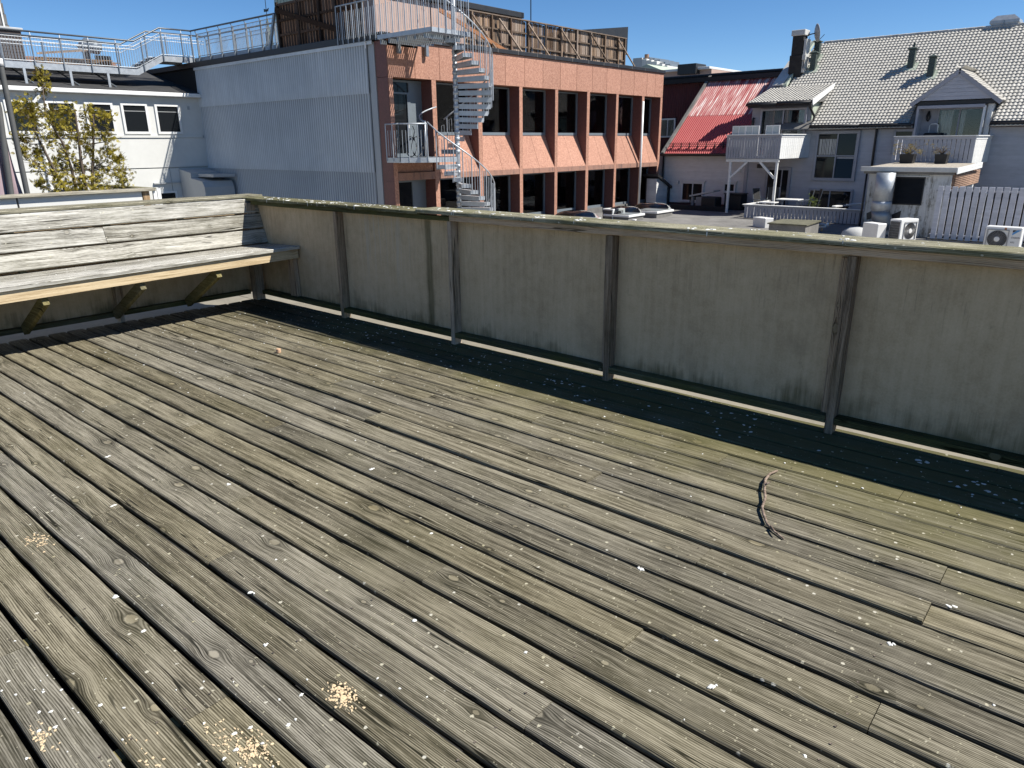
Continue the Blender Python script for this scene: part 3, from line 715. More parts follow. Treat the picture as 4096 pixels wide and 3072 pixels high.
for x, ys_ in ((xn+.05, [5.5, 6.5, 7.5, 8.55, 9.57, 10.6, 11.62, 12.64, 13.68, 14.73, 15.62, 16.5, 16.95]), (xf-.05, [5.4, 6.9, 8.4, 9.9, 11.4, 12.9, 14.3, 15.5, 16.4, 17.9])):
    for y in ys_:
        z = zat(prof, y)
        MB().board((x, y, z+.03), (x, y, z+1.12), (1, 0, 0), .07, .035).add([], []).build('railing_post', M['galv_dark'], wk)
        MB().tube([(x, y, z+1.10), (x+.06, y, z+1.17), (x+.03, y, z+1.29)], .018, 6).build('railing_bracket', M['galv'], wk)
    hp = [(x+.03, ya, zat(prof, ya)+1.305) for ya in (4.0, 14.42, 15.56, 17.0 if x > -34 else 18.2)]
    MB().tube(hp, .034, 10).build('handrail', M['rail_dark'], wk, smooth=True)
    bl = MB(); y = 4.0; ye = hp[-1][1]
    while y < ye:
        z = zat(prof, y); bl.tube([(x, y, z+.30), (x, y, z+1.10)], .0085, 4, False); y += .105
    for dz in (.28, .98, 1.10):
        bl.tube([(x, ya, zat(prof, ya)+dz) for ya in (4.0, 14.42, 15.56, ye)], .016, 5)
    props(bl.build('balusters', M['galv'], wk), kind='stuff')
# branch along the wall head of the corrugated wall
for y, xs_ in ((17.0, [-33.0, -32.0, -31.0, -29.95, -28.9, -27.8, -26.8]), (18.2, [-34.5, -33.2, -31.9, -30.6, -29.3, -28.0, -26.9])):
    for x in xs_:
        MB().board((x, y, 5.1), (x, y, 6.24), (0, 1, 0), .07, .035).build('railing_post', M['galv_dark'], wk)
        MB().tube([(x, y, 6.22), (x, y-.06, 6.29), (x, y-.03, 6.36)], .018, 6).build('railing_bracket', M['galv'], wk)
    MB().tube([(xs_[0]-.5, y-.03, 6.375), (-26.6, y-.03, 6.33)], .034, 10).build('handrail', M['rail_dark'], wk, smooth=True)
    bl = MB(); x = xs_[0]
    while x < -26.7: bl.tube([(x, y, 5.33), (x, y, 6.2)], .0085, 4, False); x += .105
    for z in (5.33, 6.05, 6.2): bl.tube([(xs_[0], y, z), (-26.7, y, z)], .016, 5)
    props(bl.build('balusters', M['galv'], wk), kind='stuff')
MB().box(-33.5, -26.6, 17.04, 17.10, 5.02, 5.29).build('beam', M['galv'], wk)

# ------------------------------------------------------------------ what lies on the roof behind the walkway
M['lumber'] = wood('lumber', 'Y', (.10,.06,.035), (.30,.20,.125), (.46,.34,.23), knots=.4, patch=.4)
M['brick_dark'] = plain('dark_brick', (.075, .058, .05), .9, var=.3, scale=12)
M['brick_red'] = plain('reddish_roof', (.22, .115, .085), .9, var=.3, scale=8)
br = thing('rubble_roof', 'low reddish roof ridge littered with rubble behind the walkway', 'roof', (-37, 10, 4.6))
MB().prism([(-36.4, 2, 4.6), (-38.6, 2, 4.6), (-38.6, 2, 5.30), (-37.6, 2, 5.30)], (0, 13.2, 0)).build('ridge_slope', M['brick_red'], br, fix=True)
rb = MB()
for q in range(26):
    x, y = rng.uniform(-36.6, -35.6), rng.uniform(10.4, 14.8); s = rng.uniform(.05, .16); z = 4.62
    rb.board((x-s, y, z+s*.5+.12), (x+s, y+rng.uniform(-.1, .1), z+s*.6+.12), (0, 1, .3), s*1.4, s*.8)
props(rb.build('rubble', M['white_wall'], br), kind='stuff')
for i in range(15):
    z = 4.95+.05*(i//3); x = -36.5+.16*(i % 3); y0 = 11.3+rng.uniform(-.2, .5)
    o = MB().board((x, y0, z), (x, y0+2.6+rng.uniform(-.3, .6), z+rng.uniform(-.03, .10)), (1, 0, 0), .13, .035, 2).build('plank', M['lumber'])
    props(o, '%s timber plank, %s in tier %s of the stack behind the walkway' % (('rough', 'grey', 'reddish')[i % 3], ('front', 'middle', 'back')[i % 3], ('one', 'two', 'three', 'four', 'five')[i//3]), 'plank', 'loose timber planks stacked on the roof')
o = thing('ladder', 'long pale ladder lying on the timber stack behind the walkway', 'ladder', (-36.2, 11.7, 5.3))
for dx in (0, .3): MB().board((-36.3-dx, 11.75, 5.33), (-36.3-dx, 13.7, 5.60), (0, 0, 1), .07, .03).build('rail', M['lumber'], o)
for i in range(7): MB().tube([(-36.3, 11.9+.27*i, 5.35+.037*i), (-36.6, 11.9+.27*i, 5.35+.037*i)], .015, 6).build('rung', M['lumber'], o)
ch = thing('chimney', 'broad dark brick chimney with pale stone cap at left edge behind the walkway', 'chimney', (-37.5, 9.9, 4.5))
for r_ in range(14):
    MB().box(-38.3, -36.98+.012*(r_ % 2), 8.6, 11.42, 4.55+.115*r_, 4.655+.115*r_).build('brick_course', M['brick_dark'], ch)
MB().box(-38.25, -37.02, 8.65, 11.38, 4.5, 6.17).build('mortar_core', M['felt_grey'], ch)
MB().bbox(-38.4, -36.9, 8.5, 11.5, 6.17, 6.30, .02).build('cap', M['grey_shade'], ch)
tw_ = thing('slate_tower', 'grey slate-clad tower with white trim at the top left corner', 'tower', (-52, 13.5, 0))
for i in range(8): MB().box(-56, -50.9+.02*(i % 2), 9, 15.35-.05*i, 6+.55*i, 6.53+.55*i).build('slate_course', M['felt_grey'], tw_)
MB().box(-51, -50.84, 14.9, 14.98, 6, 9.5).build('trim', M['white_paint'], tw_); MB().box(-51, -50.84, 9, 14.9, 8.9, 8.98).build('trim', M['white_paint'], tw_)
cw = thing('roof_cowl', 'round grey metal ventilation cowl turned on its side behind the walkway', 'vent', (-37, 13.9, 4.8))
MB().lathe((-37, 13.85, 4.8), [(.16, 0), (.16, .75), (.2, .78)], 16).build('stack', M['galv_dark'], cw, smooth=True)
MB().tube([(-37.05, 13.72, 5.62), (-37, 13.95, 5.85), (-36.8, 14.2, 5.78), (-36.7, 14.3, 5.72)], [.30, .32, .30, .26], 18).build('hood', M['galv_dark'], cw, smooth=True)
for k in range(5):
    o = MB().bbox(-37.4, -37.2, 14.3+.13*k, 14.41+.13*k, 4.8, 5.5, .01).build('roof_block', M['dark'])
    props(o, 'small dark upright block behind the walkway rail, %s in the row from the round cowl' % ('first', 'second', 'third', 'fourth', 'last')[k], 'block', 'dark blocks behind the walkway')
# ------------------------------------------------------------------ red granite-panelled office building
def granite(name):
    g = G(name); P = g.pos()
    v = g.voro(P, 26, 1); vc = g.n('ShaderNodeSeparateColor'); g.link(v.outputs['Color'], vc.inputs[0])
    n1 = g.noise(P, 9, 4, .7); n2 = g.noise(P, 55, 3, .7); n3 = g.noise(P, .5, 3, .5)
    f = g.m_('ADD', g.m_('ADD', g.m_('MULTIPLY', vc.outputs[0], .22), g.m_('MULTIPLY', n2, .38)), g.m_('ADD', g.m_('MULTIPLY', n1, .25), g.m_('MULTIPLY', n3, .15)))
    col = g.ramp(f, [(.30, (.25, .13, .092)), (.50, (.385, .20, .14)), (.72, (.52, .30, .22))])
    hs = g.n('ShaderNodeHueSaturation'); g.put(hs.inputs['Value'], g.m_('ADD', .93, g.m_('MULTIPLY', g.rnd(), .14))); g.link(col, hs.inputs['Color'])
    g.bump(n2, .2, .01)
    return g.fin(hs.outputs[0], .8, 0, .3)
M['granite'] = granite('red_aggregate_panel')
def granite_dirty():
    g = G('red_panel_weathered'); P = g.pos(); p = g.sep(P)
    n2 = g.noise(P, 30, 4, .7); st = g.noise(g.comb(g.m_('MULTIPLY', p[1], 4.), g.m_('MULTIPLY', p[2], .8)), 1, 4, .7, 0, '2D')
    col = g.ramp(n2, [(.35, (.25, .14, .105)), (.65, (.38, .215, .16))])
    return g.fin(g.mix(g.step(st, .5, .75), col, (.16, .105, .09)), .85, 0, .3)
M['granite_d'] = granite_dirty()
# shade put into the red panel colour on pillar cheeks and the corner pier
M['granite_shade'] = plain('red_panel_in_shade', (.155, .062, .052), .6, var=.2, scale=14)
def corr_mat():
    g = G('grey_corrugated_sheet'); p = g.sep(g.obj()); P = g.pos()
    n = g.noise(P, .8, 4, .6); st = g.noise(g.comb(g.m_('MULTIPLY', p[0], 5.), g.m_('MULTIPLY', p[2], .5)), 1, 4, .7, 0, '2D')
    c = g.ramp(g.m_('ADD', g.m_('MULTIPLY', n, .5), g.m_('MULTIPLY', st, .5)), [(.35, (.50, .53, .55)), (.65, (.62, .65, .67))])
    # shade painted into the troughs of the profile (they lie deepest along y)
    pw = g.sep(P)[1]
    return g.fin(g.mix(g.m_('MULTIPLY', g.step(pw, 16.69, 16.745), .8), c, (.27, .285, .30)), .55, .1, .3)
M['corr'] = corr_mat()
M['frame_grey'] = plain('blue_grey_window_frame', (.17, .20, .225), .45, .1, var=.05)
M['flash'] = plain('black_flashing', (.017, .017, .018), .5, var=.2)
M['screen'] = wood('screen_wood', 'Z', (.045,.03,.022), (.155,.105,.075), (.28,.21,.155), knots=.2, patch=.5, plankvar=.6)
M['screen_d'] = wood('dark_screen_wood', 'Z', (.022,.014,.011), (.06,.038,.028), (.10,.066,.05), knots=.2, patch=.4, plankvar=.5)
M['screen_h'] = wood('screen_rail_wood', 'Y', (.055,.037,.027), (.17,.12,.085), (.30,.225,.165), knots=.2, patch=.4)
M['orange'] = wood('orange_timber', 'Y', (.16,.065,.03), (.30,.14,.07), (.40,.21,.12), knots=.3, patch=.2)

rb_ = thing('office_building', 'office building with red granite panels, deep window bays and grey corrugated end wall', 'building', (-25, 25, -9))
XF, YC = -20.0, 16.77
ZT, ZF, ZL, ZLB = 4.83, 3.70, .55, .345
XR = XF-.54
MB().box(-40, XR-.16, YC+.06, 34.75, -9, 4.80).build('core', M['room'], rb_)
MB().box(XR-.16, XF-.03, YC+.05, 34.75, 4.6, 4.80).build('roof_edge_fill', M['dark'], rb_)
MB().box(-40, XF-.3, YC+.1, 34.7, 4.805, 4.86).build('roof_deck', M['felt_grey'], rb_)
pill = [(16.77, 16.95), (18.71, 18.925), (21.06, 21.28), (23.48, 23.68), (25.83, 26.03), (28.16, 28.37), (30.52, 30.71), (32.82, 33.03), (34.60, 34.80)]
# fascia panels
edges = [16.77]+[16.77+i*1.178 for i in range(1, 15)]+[34.80]
edges = [16.77, 17.96, 19.13, 20.3, 21.47, 22.65, 23.82, 24.99, 26.17, 27.34, 28.52, 29.68, 30.86, 32.02, 33.2, 34.80]
edges[-1:] = [34.0, 34.80]
for a, b in zip(edges[:-1], edges[1:]):
    MB().bbox(XF-.10, XF, a+.006, b-.006, ZF, ZT, .006).build('fascia_panel', M['granite'], rb_)
MB().box(XR-.1, XF-.11, YC, 34.78, ZF+.01, ZT-.01).build('fascia_core', M['granite'], rb_)
MB().bbox(XF-.3, XF+.06, YC-.05, 34.86, ZT+.003, 4.985, .012).build('flashing', M['flash'], rb_)
for i in range(15):
    MB().box(XF+.061, XF+.066, 17.4+1.19*i, 17.42+1.19*i, ZT+.01, 4.98).build('flashing_seam', M['felt_grey'], rb_)
# pillars
for i, (a, b) in enumerate(pill):
    MB().bbox(XR-.06, XF-.02 if i else XF-.02, a, b, -9, ZF-.003, .005).build('pillar', M['granite_shade'], rb_)
    MB().bbox(XF-.019, XF-.002, a+.001, b-.001, -9, ZF-.004, .003).build('pillar_face', M['granite'], rb_)
# corner pier side in two storeys, with joints
for z0, z1 in ((-9, .33), (.34, 2.0), (2.01, 3.69), (3.70, 4.82)):
    MB().bbox(XF-.60, XF-.025, YC-.012, YC-.002, z0, z1, .003).build('pier_panel', M['granite_shade'], rb_)
# bays
def window(y0, y1, z0, z1, split=.30):
    w = MB(); x0, x1 = XR-.06, XR+.02; t = .055
    for (a, b, c, d) in ((y0, y1, z0, z0+.11), (y0, y1, z1-t, z1), (y0, y0+t, z0+.11, z1-t), (y1-t*1.4, y1, z0+.11, z1-t), (y0+split, y0+split+.07, z0+.11, z1-t)): w.box(x0, x1, a, b, c, d)
    fr = w.build('window', M['frame_grey'], rb_)
    MB().box(XR-.035, XR-.025, y0+t, y0+split, z0+.11, z1-t).build('pane', M['clear'], fr)
    MB().box(XR-.035, XR-.025, y0+split+.07, y1-t*1.4, z0+.11, z1-t).build('pane', M['clear'], fr)
    c = MB(); n = 44; ya, yb = y0+split+.1, y1-.1
    for k in range(n+1):
        y = ya+(yb-ya)*k/n; x = XR-.11+.018*math.sin(k*1.9)+.01*math.sin(k*.7+y0)
        c.v += [(x, y, z0+.13), (x, y, z1-.06)]
    for k in range(n): c.f.append((2*k, 2*k+1, 2*k+3, 2*k+2))
    c.build('curtain', M['curtain'], fr, smooth=True)
    return fr
for i in range(8):
    a, b = pill[i][1], pill[i+1][0]
    last = i == 7
    if i:
        window(a+.012, b-.012, 1.87, ZF-.02)
        # sloping sill in two panels, and the ledge below
        ym = (a+b)/2 + .06
        for (p, q) in ((a+.008, ym-.006), (ym+.006, b-.008)):
            MB().prism([(XR+.0, p, 1.865), (XF-.005, p, ZL), (XF-.06, p, ZL-.01), (XR-.055, p, 1.80)], (0, q-p, 0)).build('sill_panel', M['granite'], rb_, fix=True)
        for (p, q) in ((a+.004, a+(b-a)*.5-.004), (a+(b-a)*.5+.004, b-.004)):
            MB().bbox(XF-.3, XF-.0035, p, q, ZLB, ZL-.004, .006).build('ledge_panel', M['granite_d'], rb_)
    zb = -1.46
    if i: window(a+.012, b-.012, zb, ZLB-.02)
    MB().box(XR-.05, XR+.10, a+.005, b-.005, -9, zb-.005).build('plinth_flashing', M['felt_grey'], rb_)
# bay with the doors (behind the spiral stair)
a, b = pill[0][1], pill[1][0]
w = MB()
for (p, q, c, d) in ((a+.01, b-.01, ZF-.10, ZF-.03), (a+.01, a+.06, 1.12, ZF-.1), (18.08, 18.15, 1.12, ZF-.1), (a+.06, 18.08, 3.22, 3.28), (18.0, 18.08, 1.12, 3.22), (a+.06, 18.0, 1.12, 1.25)): w.box(XR-.06, XR+.02, p, q, c, d)
dr = w.build('balcony_door', M['frame_grey'], rb_)
MB().box(XR-.04, XR-.03, a+.06, 18.0, 1.25, 3.22).build('pane', M['glass'], dr); MB().box(XR-.04, XR-.03, a+.06, 18.08, 3.28, ZF-.1).build('pane', M['glass'], dr)
MB().box(XR-.05, XR-.0, 18.15, b-.01, 1.12, ZF-.1).build('blind_panel', M['frame_grey'], dr)
MB().bbox(XR+.02, XR+.06, 17.97, 18.01, 2.1, 2.25, .004).build('handle', M['white_gloss'], dr)
MB().box(XR-.06, XF-.1, a+.005, b-.005, .62, 1.11).build('sill_wall', M['granite'], rb_)
MB().bbox(XF-.3, XF-.0035, a+.004, b-.004, ZLB, .61, .006).build('ledge_panel', M['granite_d'], rb_)
w = MB()
for (p, q, c, d) in ((a+.01, b-.01, ZLB-.09, ZLB-.02), (a+.01, a+.06, -1.46, ZLB-.09), (18.02, 18.09, -1.46, ZLB-.09)): w.box(XR-.06, XR+.02, p, q, c, d)
w = w.build('window', M['frame_grey'], rb_); MB().box(XR-.04, XR-.03, a+.06, 18.02, -1.46, ZLB-.09).build('pane', M['glass'], w)
MB().box(XR-.05, XR, 18.09, b-.01, -1.46, ZLB-.09).build('blind_panel', M['frame_grey'], w)
# corrugated end wall: three lifts of sheet
def corr(z0, z1, x0, x1, y, pitch=.14, amp=.046, name='corrugated_sheet', yo=0):
    mb = MB(); n = int((x1-x0)/pitch*6)
    for k in range(n+1):
        x = x0+(x1-x0)*k/n; d = amp*max(-.75, min(.75, 1.5*math.cos(2*math.pi*x/pitch)))
        mb.v += [(x, y-.045-yo+d, z0), (x, y-.02-yo+d, z1)]
    for k in range(n): mb.f.append((2*k, 2*k+1, 2*k+3, 2*k+2)[::-1])
    return mb.build(name, M['corr'], rb_, smooth=True)
for z0, z1, yo in ((3.22, 4.80, .03), (.62, 3.24, .015), (-2.4, .63, .003), (-9, -2.39, 0)):
    zz1, zz0 = z1, z0
    for (x0, x1) in ((-33.0, -29.64), (-29.64, -25.02), (-25.02, -20.96)):
        corr(zz0, zz1, x0, x1, YC, yo=yo)
MB().box(-33.02, -20.62, YC+.0, YC+.06, -9, 4.80).build('end_wall_backing', M['corr'], rb_)
MB().box(-20.94, -20.625, YC-.035, YC-.006, -9, 4.80).build('corner_trim', M['corr'], rb_)
MB().box(-33.04, -20.63, YC-.11, YC-.085, 4.73, 4.84).build('top_trim', M['corr'], rb_)
MB().bbox(-38.5, -20.06, YC-.13, YC+.25, 4.845, 5.06, .01).build('flashing', M['flash'], rb_)
MB().box(-40, -33.05, YC-.01, YC+.05, 3.0, 4.84).build('felt_wall', M['dark'], rb_)
MB().tube([(-20.95, YC-.11, 5.05), (-20.93, YC-.14, 4.9), (-20.95, YC-.12, 4.62)], .025, 6).build('overflow_spout', M['white_gloss'], rb_)
# white downpipe near the far end of the front
wp = MB().tube([(-19.86, 32.7, 3.45), (-19.86, 32.7, -1.5)], .055, 10)
wp.build('downpipe', M['white_gloss'], rb_, smooth=True)

# ------------------------------------------------------------------ timber screens on the roof
sc = thing('timber_screen', 'long slatted timber screen with diagonal braces on the red building roof', 'screen', (-21.6, 28, 4.9))
XS = -21.6; y = 22.2
while y < 33.6:
    z1 = 6.44+rng.uniform(-.02, .02)
    MB().board((XS-.05, y, 4.95), (XS-.05, y+rng.uniform(-.008, .008), z1), (0, 1, 0), .115, .02).build('slat', M['screen'], sc)
    y += .13+rng.uniform(0, .018)+(.03 if rng.random() < .12 else 0)
for y in (22.5, 23.65, 24.81, 25.95, 27.13, 28.29, 29.47, 30.59, 31.77, 32.94, 33.55):
    MB().board((XS+.02, y, 4.9), (XS+.02, y, 6.46), (0, 1, 0), .07, .07).build('stud', M['screen'], sc)
for z in (5.45, 5.98):
    MB().board((XS+.0, 22.2, z), (XS+.0, 33.6, z), (0, 0, 1), .06, .05, 8, .004).build('rail', M['screen_h'], sc)
for y in (22.4, 24.0, 25.84, 28.17, 30.50, 32.82):
    MB().board((XS+.10, y, 6.36), (XS+.55, y+1.15, 4.95), (0, 1, -.3), .075, .05).build('brace', M['screen_h'], sc)
MB().board((XS-.03, 22.2, 6.485), (XS-.03, 33.65, 6.485), (1, 0, 0), .18, .04, 14, .004).build('top_cap', M['screen_h'], sc)
MB().board((XS+.35, 20.4, 6.25), (XS+.45, 24.6, 4.95), (0, 1, 1), .14, .05).build('loose_plank', M['orange'], sc)
s2 = thing('timber_screen', 'dark gappy slatted timber screen with one long diagonal brace above corrugated wall', 'screen', (-24, 17.0, 5))
x = -26.5
while x < -21.85:
    MB().board((x, 17.06, 5.0), (x, 17.06, 6.62), (1, 0, 0), .150, .022).build('slat', M['screen_d'], s2); x += .178
for x in (-26.55, -25.2, -23.9, -22.9, -21.88): MB().board((x, 17.0, 5.0), (x, 17.0, 6.7), (1, 0, 0), .09, .06).build('stud', M['screen_d'], s2)
for z in (5.56, 6.06, 6.60): MB().board((-26.55, 17.02, z), (-21.85, 17.02, z-.02), (0, 0, 1), .08, .05).build('rail', M['screen_d'], s2)
MB().board((-26.6, 16.95, 6.45), (-21.85, 16.95, 5.12), (0, 0, 1), .17, .05).build('brace', M['screen_d'], s2)
MB().board((-26.6, 16.9, 6.3), (-27.2, 16.9, 5.0), (0, 0, 1), .10, .08).build('prop', M['galv_dark'], s2)
for k in range(4): MB().board((-21.75+.12*k, 16.98, 5.05), (-21.75+.12*k, 16.98, 7.0), (1, 0, 0), .112, .022).build('door_slat', M['screen_h'] if k % 2 else M['screen'], s2)
MB().board((-21.82, 16.95, 5.52), (-21.3, 16.95, 5.46), (0, 0, 1), .11, .03).build('door_rail', M['screen'], s2)
MB().board((-21.75, 16.94, 5.6), (-21.4, 16.94, 6.5), (1, 0, 0), .07, .03).build('door_brace', M['screen'], s2)
s3 = thing('timber_screen', 'low brown slatted screen on the roof behind the spiral stair railing', 'screen', (-22, 19, 5))
for k in range(30): MB().board((-25.2, 19.1+.14*k, 5.0), (-25.2, 19.1+.14*k, 6.0), (0, 1, 0), .12, .02).build('slat', M['screen'], s3)
for z in (5.3, 5.8): MB().board((-25.15, 19.0, z), (-25.15, 23.2, z), (0, 0, 1), .07, .04).build('rail', M['screen_h'], s3)
rh = thing('roof_house', 'dark-roofed pinkish plant room rising behind the long timber screen', 'building', (-24.5, 26, 4.8))
MB().box(-27, -23.8, 19.5, 28.0, 4.87, 7.02).build('wall', plain('pinkish_wall', (.42, .30, .25), .85, var=.08), rh)
MB().bbox(-27.1, -23.65, 19.3, 28.15, 7.03, 7.27, .02).build('roof', M['flash'], rh)
rh2 = thing('roof_house', 'dark wedge-shaped roof box peeping over the far end of the timber screen', 'building', (-25, 35, 4.8))
MB().prism([(-25, 31.5, 6.2), (-25, 37.4, 6.2), (-25, 37.4, 7.62), (-25, 31.5, 6.85)], (1.1, 0, 0)).build('casing', M['flash'], rh2, fix=True)
MB().box(-24.9, -24.0, 31.8, 37.2, 4.87, 6.19).build('base', M['screen_d'], rh2)
ms = MB().tube([(-23.3, 28.2, 4.9), (-23.3, 28.2, 12)], .025, 6)
props(ms.build('mast', M['black']), 'thin black mast rising above the long timber screen', 'mast')

# ------------------------------------------------------------------ spiral stair
sp = thing('spiral_stair', 'galvanised spiral fire-escape stair with landings on the red facade', 'spiral staircase', (-18.55, 18.45, -1.7))
PXc, PYc, RO = -18.55, 18.45, 1.22
MB().tube([(PXc, PYc, -4), (PXc, PYc, 7.2)], .075, 16).build('centre_pole', M['galv'], sp, smooth=True)
def pol(r, deg, z): return (PXc+r*math.cos(R(deg)), PYc+r*math.sin(R(deg)), z)
def tread(z, deg, da=13.2):
    h = da/2+1.0
    a, b = deg-h, deg+h
    mb = MB(); poly = [pol(.09, deg-40, z), pol(RO, a, z), pol(RO, b, z), pol(.09, deg+40, z)]
    mb.prism(poly, (0, 0, -.035))
    # folded nosings
    for d in (a, b):
        p, q = Vector(pol(.10, d, z-.02)), Vector(pol(RO, d, z-.02)); mb.board(p-Vector((0,0,.055)), q-Vector((0,0,.055)), (0, 0, 1), .15, .012)
    p, q = Vector(pol(RO, a, z-.06)), Vector(pol(RO, b, z-.06)); mb.board(p, q, (0, 0, 1), .12, .014)
    mb.build('tread', M['galv'], sp)
    MB().tube([(PXc, PYc, z-.12), (PXc, PYc, z-.01)], .095, 12).build('tread_collar', M['galv'], sp, smooth=True)
steps = [(4.93-.2095*k, -64+12.95*k) for k in range(1, 18)]
steps2 = [(1.10-.2095*k, -87+13.6*k) for k in range(1, 22)]
def rail(seq, hgt=1.02, name='handrail', z_up=0):
    pts_ = [pol(RO+.05, d, z+hgt) for z, d in seq]
    MB().tube(pts_, .024, 8).build(name, M['galv'], sp, smooth=True)
for seq in (steps, steps2):
    bal = MB()
    for z, d in seq:
        tread(z, d)
        MB().tube([pol(RO+.05, d-5, z-.10), pol(RO+.05, d-5, z+1.08)], .019, 6).build('baluster', M['galv'], sp)
        # thin hoop between uprights
        bal.tube([pol(RO+.05, d, z-.02), pol(RO+.05, d, z+.84), pol(RO+.05, d+4.5, z+.80), pol(RO+.05, d+4.5, z-.08)], .0085, 5)
    props(bal.build('baluster_hoops', M['galv'], sp), kind='stuff')
rail([(4.93+.1, -70)]+steps); rail([(1.13+.1, -95)]+steps2)
# landings: edge beams round open bar grating
def grating(poly, z, h):
    for i in range(len(poly)):
        (xa, ya), (xb, yb) = poly[i], poly[(i+1) % len(poly)]
        MB().board((xa, ya, z-h/2), (xb, yb, z-h/2), (0, 0, 1), h, .03).build('landing_beam', M['galv'], sp)
    mb = MB(); y = min(p[1] for p in poly)+.05
    while y < max(p[1] for p in poly)-.02:
        xs_ = []
        for i in range(len(poly)):
            (xa, ya), (xb, yb) = poly[i], poly[(i+1) % len(poly)]
            if (ya-y)*(yb-y) < 0: xs_.append(xa+(xb-xa)*(y-ya)/(yb-ya))
        if len(xs_) == 2: mb.box(min(xs_), max(xs_), y-.016, y+.016, z-.045, z-.006)
        y += .085
    props(mb.build('landing_grating', M['galv'], sp), kind='stuff')
# top landing at roof level
grating([(-20.1, 16.5), (-17.55, 16.5), (-17.55, 18.18), (-20.1, 18.18)], 4.93, .13)
for k in range(6): MB().box(-20.05+.42*k, -20.0+.42*k, 16.55, 18.1, 4.66, 4.80).build('landing_joist', M['galv_dark'], sp)
for y in (17.2, 18.45): MB().board((-19.9, y, 4.42), (-19.9, y, 4.95), (0, 1, 0), .12, .1).build('bracket', M['galv_dark'], sp)
def fence_line(pts_, z, hgt, bars, step=.30, hoop=True):
    p, q = Vector((*pts_[0], 0)), Vector((*pts_[1], 0)); L = (q-p).length; n = max(1, int(L/step)); d = (q-p)/n
    hp = MB()
    for i in range(n+1):
        c = p+d*i
        MB().tube([(c.x, c.y, z-.12), (c.x, c.y, z+hgt)], .019, 6).build('baluster', M['galv'], sp)
        if i < n:
            e = c+d*.35; e2 = c+d*.72
            hp.tube([(e.x, e.y, z+.05), (e.x, e.y, z+hgt-.2), (e2.x, e2.y, z+hgt-.2), (e2.x, e2.y, z+.05)], .0085, 5)
    props(hp.build('baluster_hoops', M['galv'], sp), kind='stuff')
    MB().tube([(p.x, p.y, z+hgt), (q.x, q.y, z+hgt)], .024, 8).build('handrail', M['galv'], sp, smooth=True)
fence_line(((-22.4, 16.62), (-17.55, 16.5)), 4.93, 1.1, 14, .30)
fence_line(((-17.55, 16.5), (-17.42, 18.0)), 4.93, 1.1, 5, .30)
# middle landing at the door
grating([(-20.02, 16.52), (-19.25, 16.46), (-18.62, 17.14), (-18.5, 18.36), (-19.3, 19.2), (-20.02, 18.9)], 1.13, .16)
MB().box(-20.6, -19.0, 16.95, 18.6, 1.0, 1.125).build('landing_step', M['galv_dark'], sp)
fence_line(((-20.0, 16.50), (-19.25, 16.44)), 1.13, 1.07, 3, .3); fence_line(((-19.25, 16.44), (-18.62, 17.12)), 1.13, 1.07, 3, .3)
MB().tube([pol(RO+.05, -101, 1.0), pol(RO+.05, -101, 2.3)], .03, 8).build('newel_post', M['galv'], sp, smooth=True)
MB().tube([pol(RO+.05, -101-9*k, 2.25+.055*k) for k in range(11)], .024, 8).build('handrail', M['galv'], sp, smooth=True)
bk = MB()
for (y, dx) in ((17.55, 0), (17.8, .06)):
    pts_ = [(-19.95+dx, y+.26*math.cos(a), 1.48+.33*math.sin(a)) for a in [2*math.pi*k/18 for k in range(19)]]
    bk.tube(pts_, .018, 6)
bk.tube([(-19.9, 17.55, 1.5), (-19.88, 17.7, 2.0), (-19.86, 17.6, 2.15)], .014, 6)
bq = thing('bicycle', 'old bicycle leaning against the wall on the middle stair landing', 'bicycle', (-19.9, 17.6, 1.13))
bk.build('wheels_and_frame', M['black'], bq, smooth=True)
# ------------------------------------------------------------------ right-hand houses: materials
def siding(name, col, dirt=.25):
    g = G(name); P = g.pos(); p = g.sep(P)
    n1 = g.noise(P, 2.5, 4, .65); st = g.noise(g.comb(g.m_('MULTIPLY', p[0], 1.2), g.m_('MULTIPLY', p[2], 9.)), 1, 4, .7, 0, '2D')
    f = g.m_('ADD', g.m_('MULTIPLY', n1, .5), g.m_('MULTIPLY', st, .5))
    c = g.ramp(f, [(.3, tuple(x*(1-dirt) for x in col)), (.62, col)])
    hs = g.n('ShaderNodeHueSaturation'); g.put(hs.inputs['Value'], g.m_('ADD', .96, g.m_('MULTIPLY', g.rnd(), .08))); g.link(c, hs.inputs['Color'])
    return g.fin(hs.outputs[0], .6, 0, .35)
M['white_side'] = siding('white_clapboard', (.70, .70, .69), .16)
M['grey_side'] = siding('grey_clapboard', (.47, .475, .51), .18)
M['grey_trim'] = siding('grey_trim_paint', (.36, .365, .40), .15)
M['white_trim'] = siding('white_trim_paint', (.72, .72, .70), .15)
M['maroon'] = plain('dark_maroon_board', (.055, .022, .022), .6)
M['copper'] = plain('pale_green_copper', (.42, .47, .38), .7, .1, var=.15, scale=3)
M['coping'] = plain('pale_grey_coping', (.50, .50, .48), .7, var=.1, scale=3)
M['soot'] = plain('sooty_render', (.028, .026, .024), .9, var=.4, scale=4)
M['vent_green'] = plain('dark_green_vent', (.055, .075, .065), .55, .2, var=.15)
M['rust'] = plain('rusty_corrugated', (.30, .185, .125), .85, var=.3, scale=6)
M['plastic'] = plain('white_plastic', (.72, .72, .70), .4, var=.06)
M['plastic_grey'] = plain('grey_plastic', (.30, .30, .30), .5)
M['red_dark'] = plain('dark_red_sheet', (.085, .012, .014), .6, var=.15)
